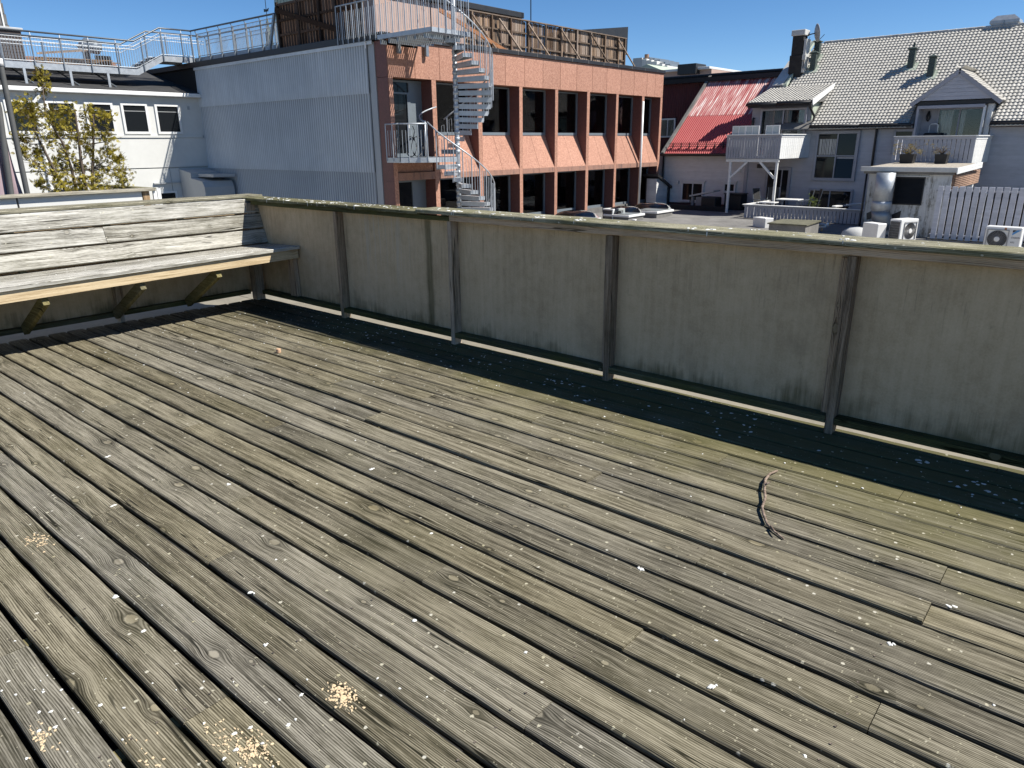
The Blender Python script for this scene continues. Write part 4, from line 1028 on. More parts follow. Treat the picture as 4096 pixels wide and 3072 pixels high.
def red_roof():
    g = G('red_roof_sheet'); P = g.pos(); p = g.sep(P)
    # faded zone above a lap line, paint worn off in streaks down the slope
    st = g.noise(g.comb(g.m_('MULTIPLY', p[0], 7.), g.m_('MULTIPLY', p[1], .7)), 1, 4, .65, 0, '2D')
    up = g.step(p[1], 37.35, 37.45)
    base = g.mix(g.noise(P, 1.2, 3, .6), (.36, .050, .050), (.44, .085, .08))
    faded = g.ramp(st, [(.38, (.36, .06, .06)), (.54, (.50, .24, .22)), (.66, (.66, .53, .50))])
    return g.fin(g.mix(up, base, faded), .5, 0, .4)
M['red_roof'] = red_roof()
def tile_mat():
    g = G('grey_roof_tile'); P = g.pos()
    n1 = g.noise(P, 5, 4, .7); n2 = g.noise(P, 45, 3, .6)
    f = g.m_('ADD', g.m_('ADD', g.m_('MULTIPLY', n1, .4), g.m_('MULTIPLY', n2, .3)), g.m_('MULTIPLY', g.rnd(), .3))
    return g.fin(g.ramp(f, [(.3, (.37, .355, .32)), (.7, (.55, .53, .485))]), .75, 0, .3)
M['tile'] = tile_mat()

def boards(parent, mat, x0, x1, y, z0, z1, pitch, name='clapboard'):
    """lapped horizontal boards, each an object; alike boards share their mesh"""
    first = None; z = z0; i = 0
    while z < z1-.02:
        if first is None:
            mb = MB().add([(x0, y, z), (x1, y, z), (x1, y-.028, z), (x0, y-.028, z), (x0, y-.008, z+pitch+.012), (x1, y-.008, z+pitch+.012), (x1, y, z+pitch+.012), (x0, y, z+pitch+.012)],
                          [(0, 1, 2, 3), (3, 2, 5, 4), (4, 5, 6, 7), (0, 3, 4, 7), (1, 6, 5, 2), (0, 7, 6, 1)])
            first = mb.build(name, mat, parent)
        else: inst(first, parent, (0, 0, pitch*i))
        z += pitch; i += 1

def win_xz(parent, x0, x1, z0, z1, y, mat, mull=(), trans=(), t=.06, proud=.05, curtain=None, name='window', glass='glass', tilt=None):
    """window on a wall facing -y: frame, mullions, panes, sometimes a curtain behind the glass"""
    w = MB(); yf = y-proud
    for (a, b, c, d) in ((x0, x1, z0, z0+t), (x0, x1, z1-t, z1), (x0, x0+t, z0+t, z1-t), (x1-t, x1, z0+t, z1-t)): w.bbox(a, b, yf, y+.02, c, d, .005)
    xs = [x0+t]+[m for m in mull]+[x1-t]; zs = [z0+t]+list(trans)+[z1-t]
    for m in mull: w.box(m-.025, m+.025, yf+.004, y+.02, z0+t, z1-t)
    for m in trans: w.box(x0+t, x1-t, yf+.008, y+.02, m-.025, m+.025)
    fr = w.build(name, mat, parent)
    for a, b in zip(xs[:-1], xs[1:]):
        for c, d in zip(zs[:-1], zs[1:]):
            tl = tilt.get((xs.index(a), zs.index(c)), 0) if tilt else 0
            MB().add([(a, yf+.030, c), (b, yf+.030, c), (b, yf+.030+tl, d), (a, yf+.030+tl, d), (a, yf+.036, c), (b, yf+.036, c), (b, yf+.036+tl, d), (a, yf+.036+tl, d)],
                     [(0,1,2,3),(5,4,7,6),(0,4,5,1),(3,2,6,7),(0,3,7,4),(1,5,6,2)]).build('pane', M[glass], fr)
    return fr

def curtain(parent, x0, x1, z0, z1, y, mat, folds=9, amp=.02):
    c = MB(); n = folds*6
    for k in range(n+1):
        x = x0+(x1-x0)*k/n; yy = y+amp*math.sin(k*2*math.pi/6)+.4*amp*math.sin(k*.61)
        c.v += [(x, yy, z0), (x, yy, z1)]
    for k in range(n): c.f.append((2*k, 2*k+2, 2*k+3, 2*k+1))
    return c.build('curtain', mat, parent, smooth=True)

# ------------------------------------------------------------------ white house with red sheet roof
rh_ = thing('white_house', 'white clapboard house with faded red corrugated sheet roof', 'house', (-17.5, 38, -9))
MB().box(-26, -15.45, 35.63, 44.2, -9, .92).build('core', M['white_side'], rh_)
boards(rh_, M['white_side'], -20.1, -15.44, 35.6, -1.52, .92, .124)
MB().box(-20.1, -15.44, 35.56, 35.62, -9, -1.53).build('base_wall', M['maroon'], rh_)
win_xz(rh_, -19.02, -17.72, -1.47, -.44, 35.56, M['white_trim'], mull=(-18.35,), t=.10, proud=.06)
MB().box(-19.1, -17.63, 35.46, 35.56, -.438, -.38).build('window_head', M['white_trim'], rh_)
win_xz(rh_, -16.66, -15.98, -.94, -.42, 35.56, M['white_trim'], mull=(-16.3,), t=.10, proud=.06)
MB().box(-16.74, -15.92, 35.46, 35.56, -.418, -.37).build('window_head', M['white_trim'], rh_)
MB().bbox(-19.32, -19.18, 35.42, 35.57, -.56, -.42, .01).build('wall_box', M['white_trim'], rh_)
MB().bbox(-15.95, -15.8, 35.50, 35.57, .06, .22, .01).build('wall_vent', M['white_trim'], rh_)
# roof: corrugated, ridge at y 40, eave at y 35.2
def red_sheet(x0, x1, ya, za, yb, zb, pitch=.115, amp=.022):
    mb = MB(); n = int((x1-x0)/pitch*6)
    for k in range(n+1):
        x = x0+(x1-x0)*k/n; d = amp*math.cos(2*math.pi*k/6)
        mb.v += [(x, ya, za+d), (x, yb, zb+d)]
    for k in range(n): mb.f.append((2*k, 2*k+2, 2*k+3, 2*k+1))
    return mb
zy = lambda y: .97+(4.98-.97)*(y-35.12)/(40-35.12)
xs = [-19.97]
while xs[-1] < -13.9: xs.append(xs[-1]+.92)
for a, b in zip(xs[:-1], xs[1:]):
    red_sheet(a, b, 35.12, zy(35.12), 37.42, zy(37.42)).build('roof_sheet', M['red_roof'], rh_, smooth=True)
    red_sheet(a, b, 37.40, zy(37.40)+.012, 40, zy(40)+.012).build('roof_sheet', M['red_roof'], rh_, smooth=True)
MB().prism([(-19.9, 35.15, .90), (-19.9, 40, 4.90), (-19.9, 44.2, 1.5), (-19.9, 44.2, .9)], (6, 0, 0)).build('roof_body', M['maroon'], rh_, fix=True)
MB().board((-20.0, 35.1, .97), (-20.0, 40.0, 5.02), (1, 0, 0), .15, .16).build('verge_board', M['felt_grey'], rh_)
x = -24.0
while x < -14.2:
    MB().tube([(x, 40.0, 5.04), (x+.42, 40.0, 5.03)], [.10, .115], 8).build('ridge_tile', M['flash'], rh_); x += .40
MB().box(-24, -14, 39.5, 39.95, 4.70, 4.93).build('ridge_board', M['flash'], rh_)
MB().bbox(-20.1, -15.0, 34.98, 35.10, .86, .97, .01).build('gutter', M['flash'], rh_)
MB().box(-20.05, -15.1, 35.1, 35.58, .84, .90).build('eave_board', M['flash'], rh_)
sg = MB()
for dz in (.10, .18, .26): sg.tube([(-19.85, 35.42, zy(35.42)+dz), (-15.2, 35.42, zy(35.42)+dz)], .014, 5)
sg.build('snow_guard', M['black'], rh_)
for x in [-19.62+.47*i for i in range(10)]:
    MB().prism([(x, 35.36, zy(35.36)), (x, 35.52, zy(35.52)), (x, 35.46, zy(35.42)+.30)], (.025, 0, 0)).build('snow_guard_bracket', M['black'], rh_, fix=True)
rd = thing('red_house', 'dark red corrugated wall with small white window left of the faded red roof', 'house', (-22.5, 40, -9))
mb = MB(); n = 170
for k in range(n+1):
    x = -24.3+4.3*k/n; yy = 39.98+.02*math.cos(2*math.pi*k/6)
    mb.v += [(x, yy, -9), (x, yy, 4.78)]
for k in range(n): mb.f.append((2*k, 2*k+2, 2*k+3, 2*k+1))
mb.build('wall_sheet', M['red_dark'], rd, smooth=True)
MB().box(-24.3, -20, 40.02, 44, -9, 4.7).build('core', M['red_dark'], rd)
w = win_xz(rd, -23.05, -22.0, 1.80, 2.86, 39.94, M['white_trim'], mull=(-22.5,), t=.09, proud=.06, glass='clear')
curtain(w, -22.95, -22.1, 1.86, 2.8, 39.93, M['lace'], 6, .012)
MB().box(-20.6, -20.05, 35.7, 39.9, -9, .9).build('side_wall', M['red_dark'], rd)
MB().tube([(-20.16, 35.5, .85), (-20.16, 35.52, -1.6)], .05, 8).build('downpipe', M['black'], rd, smooth=True)
# small lean-to with white boards
ls = thing('lean_to', 'tiny white clapboard lean-to with sloping black roof at the end of the red facade', 'shed', (-20, 35, -1.65))
for i in range(11):
    z = -1.64+.125*i; y1 = 35.5-max(0, (z+.125+.70)/.55)*.62 if z > -.8 else 35.5
    MB().box(-20.3, -19.72+.006*(i % 2), 34.15, y1, z, z+.119).build('clapboard', M['white_side'], ls)
MB().prism([(-20.5, 34.0, -.12), (-20.5, 34.05, -.02), (-20.5, 35.62, -.72), (-20.5, 35.58, -.83)], (.92, 0, 0)).build('roof', M['flash'], ls, fix=True)
MB().box(-19.73, -19.66, 35.3, 35.5, -1.64, -.75).build('corner_post', M['flash'], ls)

# ------------------------------------------------------------------ grey house with tiled roof
YW = 35.4
gh = thing('grey_house', 'grey clapboard house with pale tiled roof, dormers and two balconies', 'house', (-9, 38, -9))
RZ = lambda y: 2.05+.805*(y-34.9)
for (x0, x1, y0, z1) in ((-15.4, -8.225, YW+.02, 2.2), (-5.475, 1.5, YW+.02, 2.2), (-8.225, -5.475, YW+.62, 2.2), (-8.225, -5.475, YW+.02, .555)):
    MB().box(x0, x1, y0, 44.5 if y0 > YW+.5 or x0 != -8.225 else YW+.62, -9, z1).build('core', M['grey_side'], gh)
boards(gh, M['grey_side'], -15.4, -8.225, YW, -1.66, 2.0, .142)
boards(gh, M['grey_side'], -5.475, 1.5, YW, -1.66, 2.0, .142)
boards(gh, M['grey_side'], -8.222, -5.478, YW, -1.66, .50, .142)
MB().bbox(-15.52, -15.36, YW-.06, YW+.05, -1.66, 2.0, .01).build('corner_board', M['grey_trim'], gh)
for (x0, x1) in ((-12.45, -8.23), (-5.45, 1.5)):
    MB().box(x0, x1, YW-.10, YW-.03, 1.98, 2.10).build('frieze', M['maroon'], gh)
    MB().box(x0, x1, 34.92, YW, 2.10, 2.16).build('soffit', M['maroon'], gh)
for a, b in ((-12.42, -10.3), (-10.28, -8.25), (-5.42, -3.2), (-3.18, 1.5)):
    MB().tube([(a, 34.87, 2.14), (b, 34.87, 2.14)], .075, 8).build('gutter', M['flash'], gh, smooth=True)
for (x0, x1, ya) in ((-14.2, -8.23, 34.95), (-8.23, -5.47, 36.3), (-5.47, 1.8, 34.95)):
    MB().prism([(x0, ya, RZ(ya)-.03), (x0, 40.0, 6.13), (x0, 45.0, 2.1), (x0, 45, 2.0), (x0, ya, 2.2 if ya < 35 else 2.95)][:5] if ya > 35 else [(x0, ya, 2.06), (x0, 40.0, 6.13), (x0, 45.0, 2.1), (x0, 45, 2.0), (x0, ya, 2.0)], (x1-x0, 0, 0)).build('roof_body', M['felt_grey'], gh, fix=True)
def wave_tile(pw, ex, amp=.030, lip=.034):
    vs = []; n = 6
    for s_, dz in ((0, lip), (ex*1.12, 0)):
        for k in range(n+1):
            u = k/n; vs.append((-pw/2+pw*u, s_, dz+amp*(math.cos(2*math.pi*(u-.5))*.5+.5)))
    for dz in (lip, 0):
        for k in range(n+1):
            u = k/n; vs.append((-pw/2+pw*u, .0 if dz else .004, (dz or -.002)+amp*(math.cos(2*math.pi*(u-.5))*.5+.5)*(1 if dz else .4)))
    m = n+1
    fs = [(k, k+1, m+k+1, m+k) for k in range(n)] + [(3*m+k, 3*m+k+1, 2*m+k+1, 2*m+k) for k in range(n)]
    return vs, fs
TP, TE = .150, .200
ang = math.atan(.805); up = Vector((0, math.cos(ang), math.sin(ang))); nr = Vector((0, -math.sin(ang), math.cos(ang)))
tv, tf = wave_tile(TP, TE)
GX, GZ, GS = -6.83, 4.17, .77
def tiles(parent, x0, x1, o, up, nr, rows, skip, n_single, order, tv=tv):
    spots = []
    for r_ in range(rows):
        for c in range(int((x1-x0)/TP)):
            x = x0+TP*(c+.5); p = Vector((x, o[1], o[2]))+up*(TE*r_)
            if skip(p): continue
            spots.append(p)
    spots.sort(key=order)
    me = None; rest = MB()
    for i, p in enumerate(spots):
        jz = rng.uniform(-.004, .004)
        loc = [Vector((v[0], 0, 0))+up*v[1]+nr*(v[2]+jz) for v in tv]
        if i < n_single:
            if me is None:
                mb = MB().add([p+q for q in loc], tf); ob = mb.build('tile', M['tile'], parent, smooth=True); me = ob; p0 = p
            else: inst(me, parent, p-p0)
        else: rest.add([p+q for q in loc], tf)
    if rest.v: props(rest.build('tiles', M['tile'], parent, smooth=True), kind='stuff')
    return spots
def skip_main(p):
    if p.z > 6.12: return True
    if p.y < 37.35 and p.x < -12.45: return True
    if p.x < -14.62+ (p.y-37.4)*.07: return True
    zg = GZ-abs(p.x-GX)*GS
    if abs(p.x-GX) < 1.5 and p.z < zg: return True
    if p.x < -14.3 and 38.0 < p.y < 38.7: return True
    return False
tiles(gh, -15.3, -2.9, (0, 34.86, RZ(34.86)-.01), up, nr, 34, skip_main, 300, lambda p: -p.x*.7+p.y)
x = -14.0
while x < -2.9:
    MB().tube([(x, 40.02, 6.17), (x+.36, 40.02, 6.165)], [.075, .09], 8).build('ridge_tile', M['tile'], gh); x += .34
# left verge coping in pale sheet and green copper
for i, (ya, yb) in enumerate(((37.3, 38.0), (38.01, 38.75), (39.0, 40.0))):
    xo = -15.32+.09*(ya-37.4)*.8
    MB().prism([(xo, ya, RZ(ya)+.14), (xo+.5, ya, RZ(ya)+.14), (xo+.5+.05, yb, RZ(yb)+.14), (xo+.05, yb, RZ(yb)+.14)], (0, 0, .05)).build('coping_sheet', M['coping'], gh, fix=True)
    MB().prism([(xo+.51, ya, RZ(ya)-.06), (xo+.70, ya, RZ(ya)+.01), (xo+.75, yb, RZ(yb)+.01), (xo+.56, yb, RZ(yb)-.06)], (0, 0, .20)).build('copper_flashing', M['copper'], gh, fix=True)
MB().prism([(-15.35, 35.4, 2.0), (-15.35, 40, 5.98), (-15.35, 40, 2.0)], (.30, 0, 0)).build('gable_wall', M['grey_side'], gh, fix=True)
# windows of the main front
t = win_xz(gh, -12.22, -10.32, -.22, 1.95, YW-.03, M['grey_trim'], mull=(-11.25,), trans=(.87,), t=.13, proud=.10, glass='glass', tilt={(1, 0): .085, (1, 1): .02, (0, 0): .015})
MB().box(-12.08, -10.45, YW-.10, YW-.06, -.20, -.09).build('lower_panel', M['maroon'], t)
curtain(t, -12.05, -11.3, .92, 1.6, YW-.102, M['lace'], 12, .004)
win_xz(gh, -12.28, -10.3, -1.6, -.58, YW-.03, M['grey_trim'], mull=(-11.3,), t=.09, proud=.08)
win_xz(gh, -14.42, -13.2, -1.6, .34, YW-.03, M['grey_trim'], mull=(-13.62,), t=.12, proud=.08, name='terrace_door')
MB().bbox(-14.85, -14.65, YW-.2, YW-.03, .30, .48, .01).build('wall_lamp', M['flash'], gh)
win_xz(gh, -8.98, -8.15, .95, 1.97, YW-.03, M['grey_trim'], t=.10, proud=.08)
MB().tube([(-9.67, YW-.12, 2.1), (-9.67, YW-.10, 1.9), (-9.66, YW-.08, -1.6)], .05, 8).build('downpipe', M['flash'], gh, smooth=True)
win_xz(gh, -5.2, -3.6, -1.4, -.42, YW-.03, M['grey_trim'], t=.06, proud=.06)
# left dormer: low tiled roof over a glazed door
d1 = 34.8
MB().box(-15.4, -12.62, YW-.02, 36.9, .78, 3.18).build('dormer_wall', M['grey_trim'], gh)
ang2 = math.atan((4.03-3.27)/(37.36-d1)); up2 = Vector((0, math.cos(ang2), math.sin(ang2))); nr2 = Vector((0, -math.sin(ang2), math.cos(ang2)))
MB().prism([(-15.4, d1, 3.18), (-15.4, d1, 3.24), (-15.4, 37.45, 4.03), (-15.4, 37.45, 3.3)], (2.98, 0, 0)).build('dormer_roof_body', M['felt_grey'], gh, fix=True)
tv2, tf2 = wave_tile(TP, TE)
tiles(gh, -15.42, -12.40, (0, d1-.04, 3.245), up2, nr2, 15, lambda p: p.y > 37.5 or RZ(p.y) > p.z+.05 and p.x > -14.6, 0, lambda p: p.x)
for a, b in ((-15.45, -14.0), (-13.98, -12.42)): MB().tube([(a, d1-.06, 3.17), (b, d1-.06, 3.17)], .075, 8).build('gutter', M['flash'], gh, smooth=True)
MB().box(-15.4, -12.45, d1-.02, d1+.03, 3.02, 3.16).build('dormer_fascia', M['flash'], gh)
for i in range(3):
    MB().board((-12.36+.012*i, d1-.1, 3.20-.085*i+.05), (-12.36+.012*i, 37.40-.12*i, 4.03-.085*i+.03), (0, -.3, 1), .085, .04).build('bargeboard', M['white_trim'], gh)
MB().prism([(-12.61, YW, RZ(YW)-.3), (-12.61, 37.3, RZ(37.3)), (-12.61, YW, 3.2)], (.05, 0, 0)).build('copper_cheek', M['copper'], gh, fix=True)
MB().tube([(-12.5, d1-.05, 3.1), (-12.5, d1+.1, 2.95), (-12.42, YW-.1, 2.6), (-12.42, YW-.1, 2.35), (-12.5, YW-.2, 2.2)], .05, 8).build('downpipe', M['flash'], gh, smooth=True)
dw = win_xz(gh, -14.95, -12.75, .80, 2.99, YW-.05, M['grey_trim'], mull=(-13.83,), t=.10, proud=.10, glass='clear', name='balcony_door')
MB().box(-14.85, -12.85, YW-.058, YW-.052, .9, 2.9).build('dark_room', M['room'], dw)
curtain(dw, -14.72, -13.88, .92, 2.88, YW-.085, M['lace'], 9, .012); curtain(dw, -13.78, -13.45, .92, 2.88, YW-.085, M['lace'], 4, .012); curtain(dw, -13.12, -12.86, .92, 2.88, YW-.085, M['lace'], 4, .012)
ln = MB().lathe((-15.25, YW-.2, 2.22), [(.02, -.02), (.06, .02), (.075, .2), (.05, .34), (.02, .4)], 8); ln.box(-15.27, -15.23, YW-.2, YW-.03, 2.56, 2.6)
props(ln.build('wall_lantern', M['black']), 'black wall lantern beside the glazed door above the left balcony', 'lantern')

# right dormer: boarded gable over a glazed loggia
yg = 35.08; hw = 1.58
gz0 = GZ-hw*GS
MB().prism([(GX-1.38, yg+.08, gz0+.10), (GX+1.38, yg+.08, gz0+.10), (GX, yg+.08, GZ-.06)], (0, 2.3, 0)).build('gable_body', M['grey_side'], gh, fix=True)
for i in range(8):
    z = gz0+.10+.14*i; h2 = (GZ-.10-z)/GS; h3 = (GZ-.10-z-.132)/GS
    if h3 < .02: break
    MB().prism([(GX-h2, yg+.05, z), (GX+h2, yg+.05, z), (GX+h3, yg+.05, z+.132), (GX-h3, yg+.05, z+.132)], (0, .03, 0)).build('gable_board', M['grey_side'], gh, fix=True)
for sg_ in (-1, 1):
    MB().board((GX+sg_*.005, yg+.02, GZ-.07), (GX+sg_*(hw+.02), yg+.02, gz0-.06), (0, 0, 1), .16, .05).build('bargeboard', M['grey_trim'], gh)
    a3 = math.atan(GS)
    upg = Vector((-sg_*math.cos(a3), 0, math.sin(a3))); ng = Vector((sg_*math.sin(a3), 0, math.cos(a3)))
    mb = MB(); me = None
    for r_ in range(11):
        for c in range(18):
            p = Vector((GX+sg_*(hw+.02), yg-.02+TP*(c+.5), gz0))+upg*(TE*r_)
            if p.z < RZ(p.y)-.05 or p.z > GZ+.02: continue
            mb.add([p+Vector((0, v[0]*-sg_, 0))+upg*v[1]+ng*v[2] for v in tv], tf if sg_ < 0 else [f[::-1] for f in tf])
    props(mb.build('dormer_tiles', M['tile'], gh, smooth=True), kind='stuff')
    MB().prism([(GX, yg+.05, GZ-.04), (GX+sg_*hw, yg+.05, gz0-.04), (GX+sg_*hw, 36.4, gz0-.04), (GX, 37.8, GZ-.04)], (0, 0, .03)).build('dormer_roof_body', M['felt_grey'], gh, fix=True)
MB().box(GX-1.37, GX+1.37, YW-.2, YW+.9, 2.86, 3.02).build('loggia_head', M['flash'], gh)
MB().bbox(-8.15, -5.75, YW-.28, YW-.21, 2.74, 2.86, .008).build('awning_case', M['grey_trim'], gh)
for x, m in ((-8.18, 'grey_trim'), (-5.80, 'white_trim')): MB().bbox(x, x+.09, YW-.26, YW-.16, .62, 2.80, .006).build('loggia_post', M[m], gh)
MB().bbox(-5.68, -5.50, YW-.1, YW+.6, .62, 2.9, .01).build('loggia_side', M['white_trim'], gh)
MB().box(-8.2, -5.5, YW+.55, YW+.6, .62, 2.9).build('loggia_wall', M['grey_trim'], gh)
MB().box(-8.22, -8.10, YW-.1, YW+.6, .62, 2.9).build('loggia_side', M['grey_side'], gh)
MB().box(-8.2, -5.5, YW-.1, YW+.55, .56, .62).build('loggia_floor', M['felt_grey'], gh)
lw = win_xz(gh, -7.55, -5.72, .66, 2.78, YW+.54, M['grey_trim'], mull=(-6.72,), t=.08, proud=.06, glass='clear', name='loggia_door')
MB().box(-7.47, -5.8, YW+.532, YW+.538, .74, 2.7).build('dark_room', M['room'], lw)
curtain(lw, -7.4, -6.95, .76, 2.68, YW+.518, M['lace'], 7, .006); curtain(lw, -6.66, -6.5, .76, 2.68, YW+.518, M['lace'], 3, .006)
pl_ = MB().tube([(-7.72, YW+.3, 1.72), (-7.72, YW+.3, 2.1), (-7.66, YW+.3, 2.16), (-7.46, YW+.3, 2.16), (-7.40, YW+.3, 2.1), (-7.40, YW+.3, 1.72)], .022, 8)
cr = thing('garden_chair', 'chair with pale tubular back standing in the glazed loggia', 'chair', (-7.56, YW+.3, .62))
pl_.build('back_frame', M['white_gloss'], cr, smooth=True); MB().bbox(-7.85, -7.15, YW, YW+.45, 1.40, 1.80, .05).build('cushion', M['black_soft'], cr)
for dx in (-.25, .25): 
    for dy in (.05, .4): MB().tube([(-7.56+dx, YW+dy, .62), (-7.56+dx, YW+dy, 1.42)], .015, 6).build('leg', M['black'], cr)
lt = MB().lathe((-7.86, YW+.45, 2.30), [(.02, -.04), (.07, .02), (.085, .18), (.05, .32), (.015, .38)], 8)
props(lt.build('wall_lantern', M['black']), 'dark wall lantern in the glazed loggia under the gable', 'lantern')

# balconies: posts, slats and rails each their own piece
def balcony(name, label, x0, x1, yf, z0, zr, side_x1, pitch, gap, mat, side_mat):
    b = thing(name, label, 'balcony', ((x0+x1)/2, yf, z0))
    MB().bbox(x0, x1, yf-.02, yf+.06, zr-.10, zr-.002, .006).build('front_rail', mat, b)
    MB().bbox(x0-.03, x1+.03, yf-.06, yf+.10, zr, zr+.035, .006).build('handrail', M['white_trim'], b)
    first = None; x = x0; i = 0
    while x+pitch-gap <= x1+.001:
        if first is None: first = MB().bbox(x, x+pitch-gap, yf, yf+.022, z0, zr-.09, .004).build('slat', mat, b)
        else: inst(first, b, (pitch*i, 0, 0))
        x += pitch; i += 1
    MB().box(x0, x1, yf+.03, yf+.07, z0+.02, z0+.12).build('lower_rail', mat, b)
    # right-hand side, closely boarded, running back to the wall
    n = 16; p, q = Vector((x1, yf, 0)), Vector((side_x1, YW-.05, 0)); d = (q-p)/n
    for k in range(n):
        a, c = p+d*(k+.04), p+d*(k+.96)
        MB().board((*(a*.5+c*.5).xy, z0), (*(a*.5+c*.5).xy, zr-.10), d, (c-a).length, .024).build('side_board', side_mat, b)
    MB().board((p.x, p.y, zr-.05), (q.x, q.y, zr-.05), (0, 0, 1), .11, .05).build('side_rail', side_mat, b)
    MB().board((p.x, p.y, zr+.02), (q.x, q.y, zr+.02), d.cross(Vector((0, 0, 1))), .14, .035).build('side_handrail', M['white_trim'], b)
    MB().prism([(x0+.02, yf+.08, z0-.02), (x1-.02, yf+.08, z0-.02), (side_x1-.02, YW-.05, z0-.02), (x0+.02, YW-.05, z0-.02)], (0, 0, .10)).build('floor', M['grey_trim'], b)
    MB().box(x0+.02, x0+.05, yf+.08, YW-.05, z0, zr-.08).build('left_side', mat, b)
    return b
b1 = balcony('balcony', 'grey slatted balcony on white posts under the left dormer', -15.10, -12.62, 32.2, .80, 1.79, -12.49, .124, .026, M['grey_trim'], M['white_trim'])
MB().bbox(-15.1, -12.65, 32.26, 32.36, .66, .79, .006).build('beam', M['white_trim'], b1)
for x in (-14.93, -12.78): MB().bbox(x, x+.10, 32.26, 32.36, -1.62, .655, .006).build('post', M['white_trim'], b1)
MB().board((-14.84, 32.31, -.02), (-14.1, 32.31, .66), (0, 1, 0), .07, .09).build('brace', M['white_trim'], b1)
MB().board((-12.80, 32.31, -.02), (-13.5, 32.31, .66), (0, 1, 0), .07, .09).build('brace', M['white_trim'], b1)
for xa in (-15.05, -14.42, -13.5):
    g_ = thing('glass_screen', 'white framed glass wind screen on the left balcony, %s' % {-15.05: 'lit one at its outer corner', -14.42: 'middle one of three', -13.5: 'one in front of the glazed door'}[xa], 'screen', (xa, 32.6, .82), 'wind screens on the left balcony')
    w_ = .62
    fr2 = MB()
    for (a, b, c, d) in ((xa, xa+w_, 2.16, 2.20), (xa, xa+w_, .9, .94), (xa, xa+.035, .94, 2.16), (xa+w_-.035, xa+w_, .94, 2.16), (xa+w_/2-.015, xa+w_/2+.015, .94, 2.16)): fr2.box(a, b, 32.58, 32.62, c, d)
    fr2.build('frame', M['white_gloss'], g_)
    MB().box(xa+.035, xa+w_-.035, 32.598, 32.604, .94, 2.16).build('pane', plain('frosted_screen', (.46, .52, .52), .4, var=.04) if xa == -15.05 else bpy.data.materials['frosted_screen'], g_)
b2 = balcony('balcony', 'grey slatted balcony above the flat-roofed shed, under the boarded gable', -8.20, -5.42, 32.5, .66, 1.64, -5.36, .155, .022, M['grey_side'], M['white_trim'])

# chimney, dish and vents on the tiled roof
cm = thing('chimney', 'tall sooty black chimney with pale cap at the left end of the tiled roof', 'chimney', (-14.5, 38.2, 4.6))
MB().bbox(-14.86, -14.24, 37.9, 38.5, 4.3, 5.5, .02).build('lower_stack', M['soot'], cm)
MB().bbox(-14.82, -14.28, 37.94, 38.46, 5.5, 6.36, .02).build('upper_stack', M['soot'], cm)
MB().bbox(-14.88, -14.22, 37.88, 38.52, 6.362, 6.62, .02).build('cap', M['coping'], cm)
MB().box(-14.24, -14.12, 37.95, 38.45, 4.7, 6.2).build('render_side', M['coping'], cm)
mb_ = thing('meter_box', 'small pale box with cables on the side of the sooty chimney', 'box', (-14.1, 37.9, 5.2))
MB().bbox(-14.22, -14.05, 37.82, 37.95, 5.25, 5.48, .01).build('casing', M['coping'], mb_)
MB().tube([(-14.1, 37.85, 5.25), (-14.15, 37.9, 4.9), (-14.0, 37.9, 4.75), (-13.9, 38.0, 5.0)], .018, 6).build('cable', M['black'], mb_)
ds = thing('satellite_dish', 'grey satellite dish on a bracket beside the sooty chimney', 'satellite dish', (-14.0, 38.5, 6.4))
dm = MB(); c0 = Vector((-13.95, 38.5, 6.46)); ax = Vector((.80, .58, .15)).normalized(); u_ = ax.cross(Vector((0, 0, 1))).normalized(); v_ = u_.cross(ax)
rings = [(0, 0), (.15, .015), (.28, .05), (.39, .105), (.40, .09), (.28, .03), (0, -.02)]
for (r_, h_) in rings:
    for k in range(20):
        a = 2*math.pi*k/20; dm.v.append(c0+ax*h_+(u_*math.cos(a)+v_*math.sin(a)*1.06)*max(r_, .001))
for i in range(len(rings)-1):
    for k in range(20): dm.f.append((i*20+k, i*20+(k+1) % 20, (i+1)*20+(k+1) % 20, (i+1)*20+k))
dm.build('dish', M['plastic_grey'], ds, smooth=True)
MB().tube([c0-ax*.02, c0-ax*.15, (-14.28, 38.2, 6.35), (-14.3, 38.2, 6.35)], .025, 8).build('bracket', M['black'], ds)
MB().tube([(-14.12, 38.3, 6.3), (-14.15, 38.2, 5.9), (-14.2, 38.0, 5.5)], .012, 5).build('cable', M['black'], ds)
MB().tube([c0-v_*.38+ax*.1, c0+ax*.42-v_*.12], .015, 6).build('feed_arm', M['black'], ds)
def roof_vent(x, y, label, top=True, h=.72):
    z = RZ(y)
    v = thing('roof_vent', label, 'vent', (x, y, z), 'dark green vents on the tiled roof')
    MB().bbox(x-.13, x+.13, y-.13, y+.13, z-.15, z+h, .01).build('stack', M['vent_green'], v)
    MB().bbox(x-.18, x+.18, y-.18, y+.18, z+h, z+h+.05, .01).add([(x-.16, y-.16, z+h+.05), (x+.16, y-.16, z+h+.05), (x+.16, y+.16, z+h+.05), (x-.16, y+.16, z+h+.05), (x, y, z+h+.13)], [(0,1,4),(1,2,4),(2,3,4),(3,0,4)]).build('cap', M['vent_green'], v)
    MB().prism([(x-.28, y-.26, RZ(y-.26)+.03), (x+.28, y-.26, RZ(y-.26)+.03), (x+.28, y+.2, RZ(y+.2)+.03), (x-.28, y+.2, RZ(y+.2)+.03)], (0, 0, .02)).build('flashing', M['copper'], v, fix=True)
    if top: MB().tube([(x+.02, y, z+h+.1), (x+.02, y, z+h+.26)], .05, 8).build('pipe', M['vent_green'], v)
    return v
roof_vent(-9.40, 38.1, 'dark green roof vent with a pipe stub, mid roof, left of the gable', True)
roof_vent(-8.42, 37.55, 'dark green roof vent nearest the boarded gable, on a pale flashing', False)
